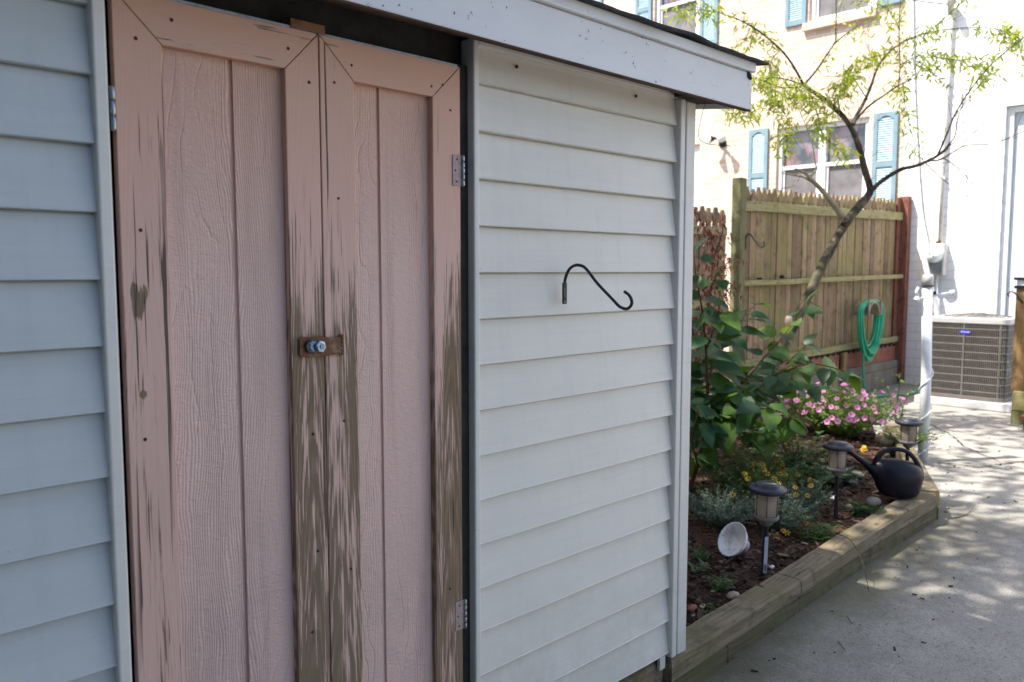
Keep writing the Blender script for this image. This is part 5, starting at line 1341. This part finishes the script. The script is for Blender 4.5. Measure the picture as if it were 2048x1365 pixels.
# ------------------------------------------------------------------ tall tree behind the shed: shades the yard
M['shadeleaf'] = leafmat('shade_tree_leaf', [(.03,.07,.02),(.05,.10,.03)], .6, .25, (.15,.25,.05), bump=False)
bt = thing('shade_tree', 'tall leafy tree rising behind the shed and shading the yard', 'tree', (-2.2, 5.2, 0))
mb = MB(); mb.tube([(-2.2,5.2,0),(-2.1,5.1,2.),(-1.9,4.8,4.),(-1.4,4.2,6.),(-1.0,3.6,8.)], [.24,.20,.17,.12,.06], 12); mb.build('trunk', M['bark'], bt)
r = random.Random(17); lf = MB(); lim = []
for i in range(16):
    a = i*2.4; R = r.uniform(1.2,4.2); tip = Vector((-1.0+math.cos(a)*R*.95, 3.1+math.sin(a)*R*.8, r.uniform(5.2,7.6))); b0 = Vector((-1.9,4.8,4.)).lerp(Vector((-1.2,3.9,7.)), r.random())
    MB().tube([b0, b0.lerp(tip,.5)+UP*.3, tip], [.06,.035,.012], 7).build('limb', M['bark'], bt)
def shade_ok(x, y, z):
    # keep the crown out of the sun's way to the far half of the yard
    gx, gy = x+.5*z, y-.32*z
    if gy < .05 + .2*math.sin(gx*3) and gx > 1.3: return False
    if gx < 5.2 + .6*math.sin(gy*2.3): return True
    return gx < 8.9 and gy < 3.3 and r.random() < .30
for i in range(2300):
    a = r.uniform(0,2*PI); q = math.sqrt(r.random()); x = -.4+math.cos(a)*q*6.4; y = 2.6+math.sin(a)*q*3.9; z = r.uniform(5.0,7.9)
    if not shade_ok(x,y,z): continue
    c = Vector((x,y,z))
    for k in range(26):
        p = c+Vector((r.gauss(0,.2),r.gauss(0,.2),r.gauss(0,.12))); d = rv(r)+Vector((0,0,-.2))
        if d.length < .1: continue
        L = r.uniform(.09,.16); s = d.normalized().cross(rv(r)).normalized()*L*.3; d = d.normalized()*L
        lf.add([p, p+d*.5+s, p+d, p+d*.5-s], [(0,1,2,3)])
lf.build('crown', M['shadeleaf'], bt)

# ------------------------------------------------------------------ unseen wall added at near left to block sky and cast a blue tint
M['slate'] = simple('slate_blue_blocker', (.06,.12,.18), (.045,.09,.14), 3, .7, .3)
sky_blocker = thing('slate_sky_blocker', 'unseen tall slate blue wall added to dim the left siding', 'house', (-1.6,-2.6,-.2))
nw = MB(); z = -.2
while z < 5.6: nw.prism([(-1.5,z),(-1.414,z),(-1.43,z+.178),(-1.5,z+.178)], 'y', -6.4, 1.15); z += .18
nw.build('siding', M['slate'], sky_blocker)  # courses of the added unseen sky blocker
MB().box(-1.75,-1.501,-6.4,1.15,-.2,5.65).build('wall', M['slate'], sky_blocker)
MB().box(-1.5,-1.40,1.151,1.25,-.2,5.6).build('sky_blocker_corner_board', M['whitepaint'], sky_blocker)

# ================================================================== LIGHT, SKY, CAMERA
sun_dir = Vector((.50, -.32, -1.0)).normalized()
sun = bpy.data.lights.new('sun', 'SUN'); sun.energy = 11.5; sun.angle = math.radians(.53); sun.color = (1.0, .945, .86)
so_ = bpy.data.objects.new('sun', sun); C.objects.link(so_); so_.rotation_euler = sun_dir.to_track_quat('-Z', 'Y').to_euler()
w = bpy.data.worlds.new('World'); scene.world = w; w.use_nodes = True; nt = w.node_tree; nt.nodes.clear()
sk = nt.nodes.new('ShaderNodeTexSky'); sk.sky_type = 'NISHITA'; sk.sun_disc = False
S_ = -sun_dir; sk.sun_elevation = math.asin(S_.z); sk.sun_rotation = math.atan2(S_.x, S_.y); sk.air_density = 1.; sk.dust_density = 2.2; sk.ozone_density = 1.
bg = nt.nodes.new('ShaderNodeBackground'); bg.inputs[1].default_value = .34; wo = nt.nodes.new('ShaderNodeOutputWorld')
nt.links.new(sk.outputs[0], bg.inputs[0]); nt.links.new(bg.outputs[0], wo.inputs[0])
cam = bpy.data.cameras.new('camera'); cam.sensor_width = 36; cam.lens = 1640/2048*36; cam.clip_end = 500; cam.clip_start = .05
cam.dof.use_dof = True; cam.dof.focus_distance = 2.2; cam.dof.aperture_fstop = 5.0
co = bpy.data.objects.new('camera', cam); C.objects.link(co); co.location = (0,0,1.30)
yaw, pitch = math.radians(45.35), math.radians(4.89)
F_ = Vector((math.cos(yaw)*math.cos(pitch), math.sin(yaw)*math.cos(pitch), -math.sin(pitch))); co.rotation_euler = F_.to_track_quat('-Z', 'Y').to_euler()
scene.camera = co
scene.view_settings.view_transform = 'Standard'; scene.view_settings.look = 'None'; scene.view_settings.exposure = 0; scene.view_settings.gamma = 1
scene.render.engine = 'CYCLES'; scene.cycles.use_denoising = True; scene.cycles.max_bounces = 8; scene.cycles.transparent_max_bounces = 8
scene.cycles.sample_clamp_indirect = 6
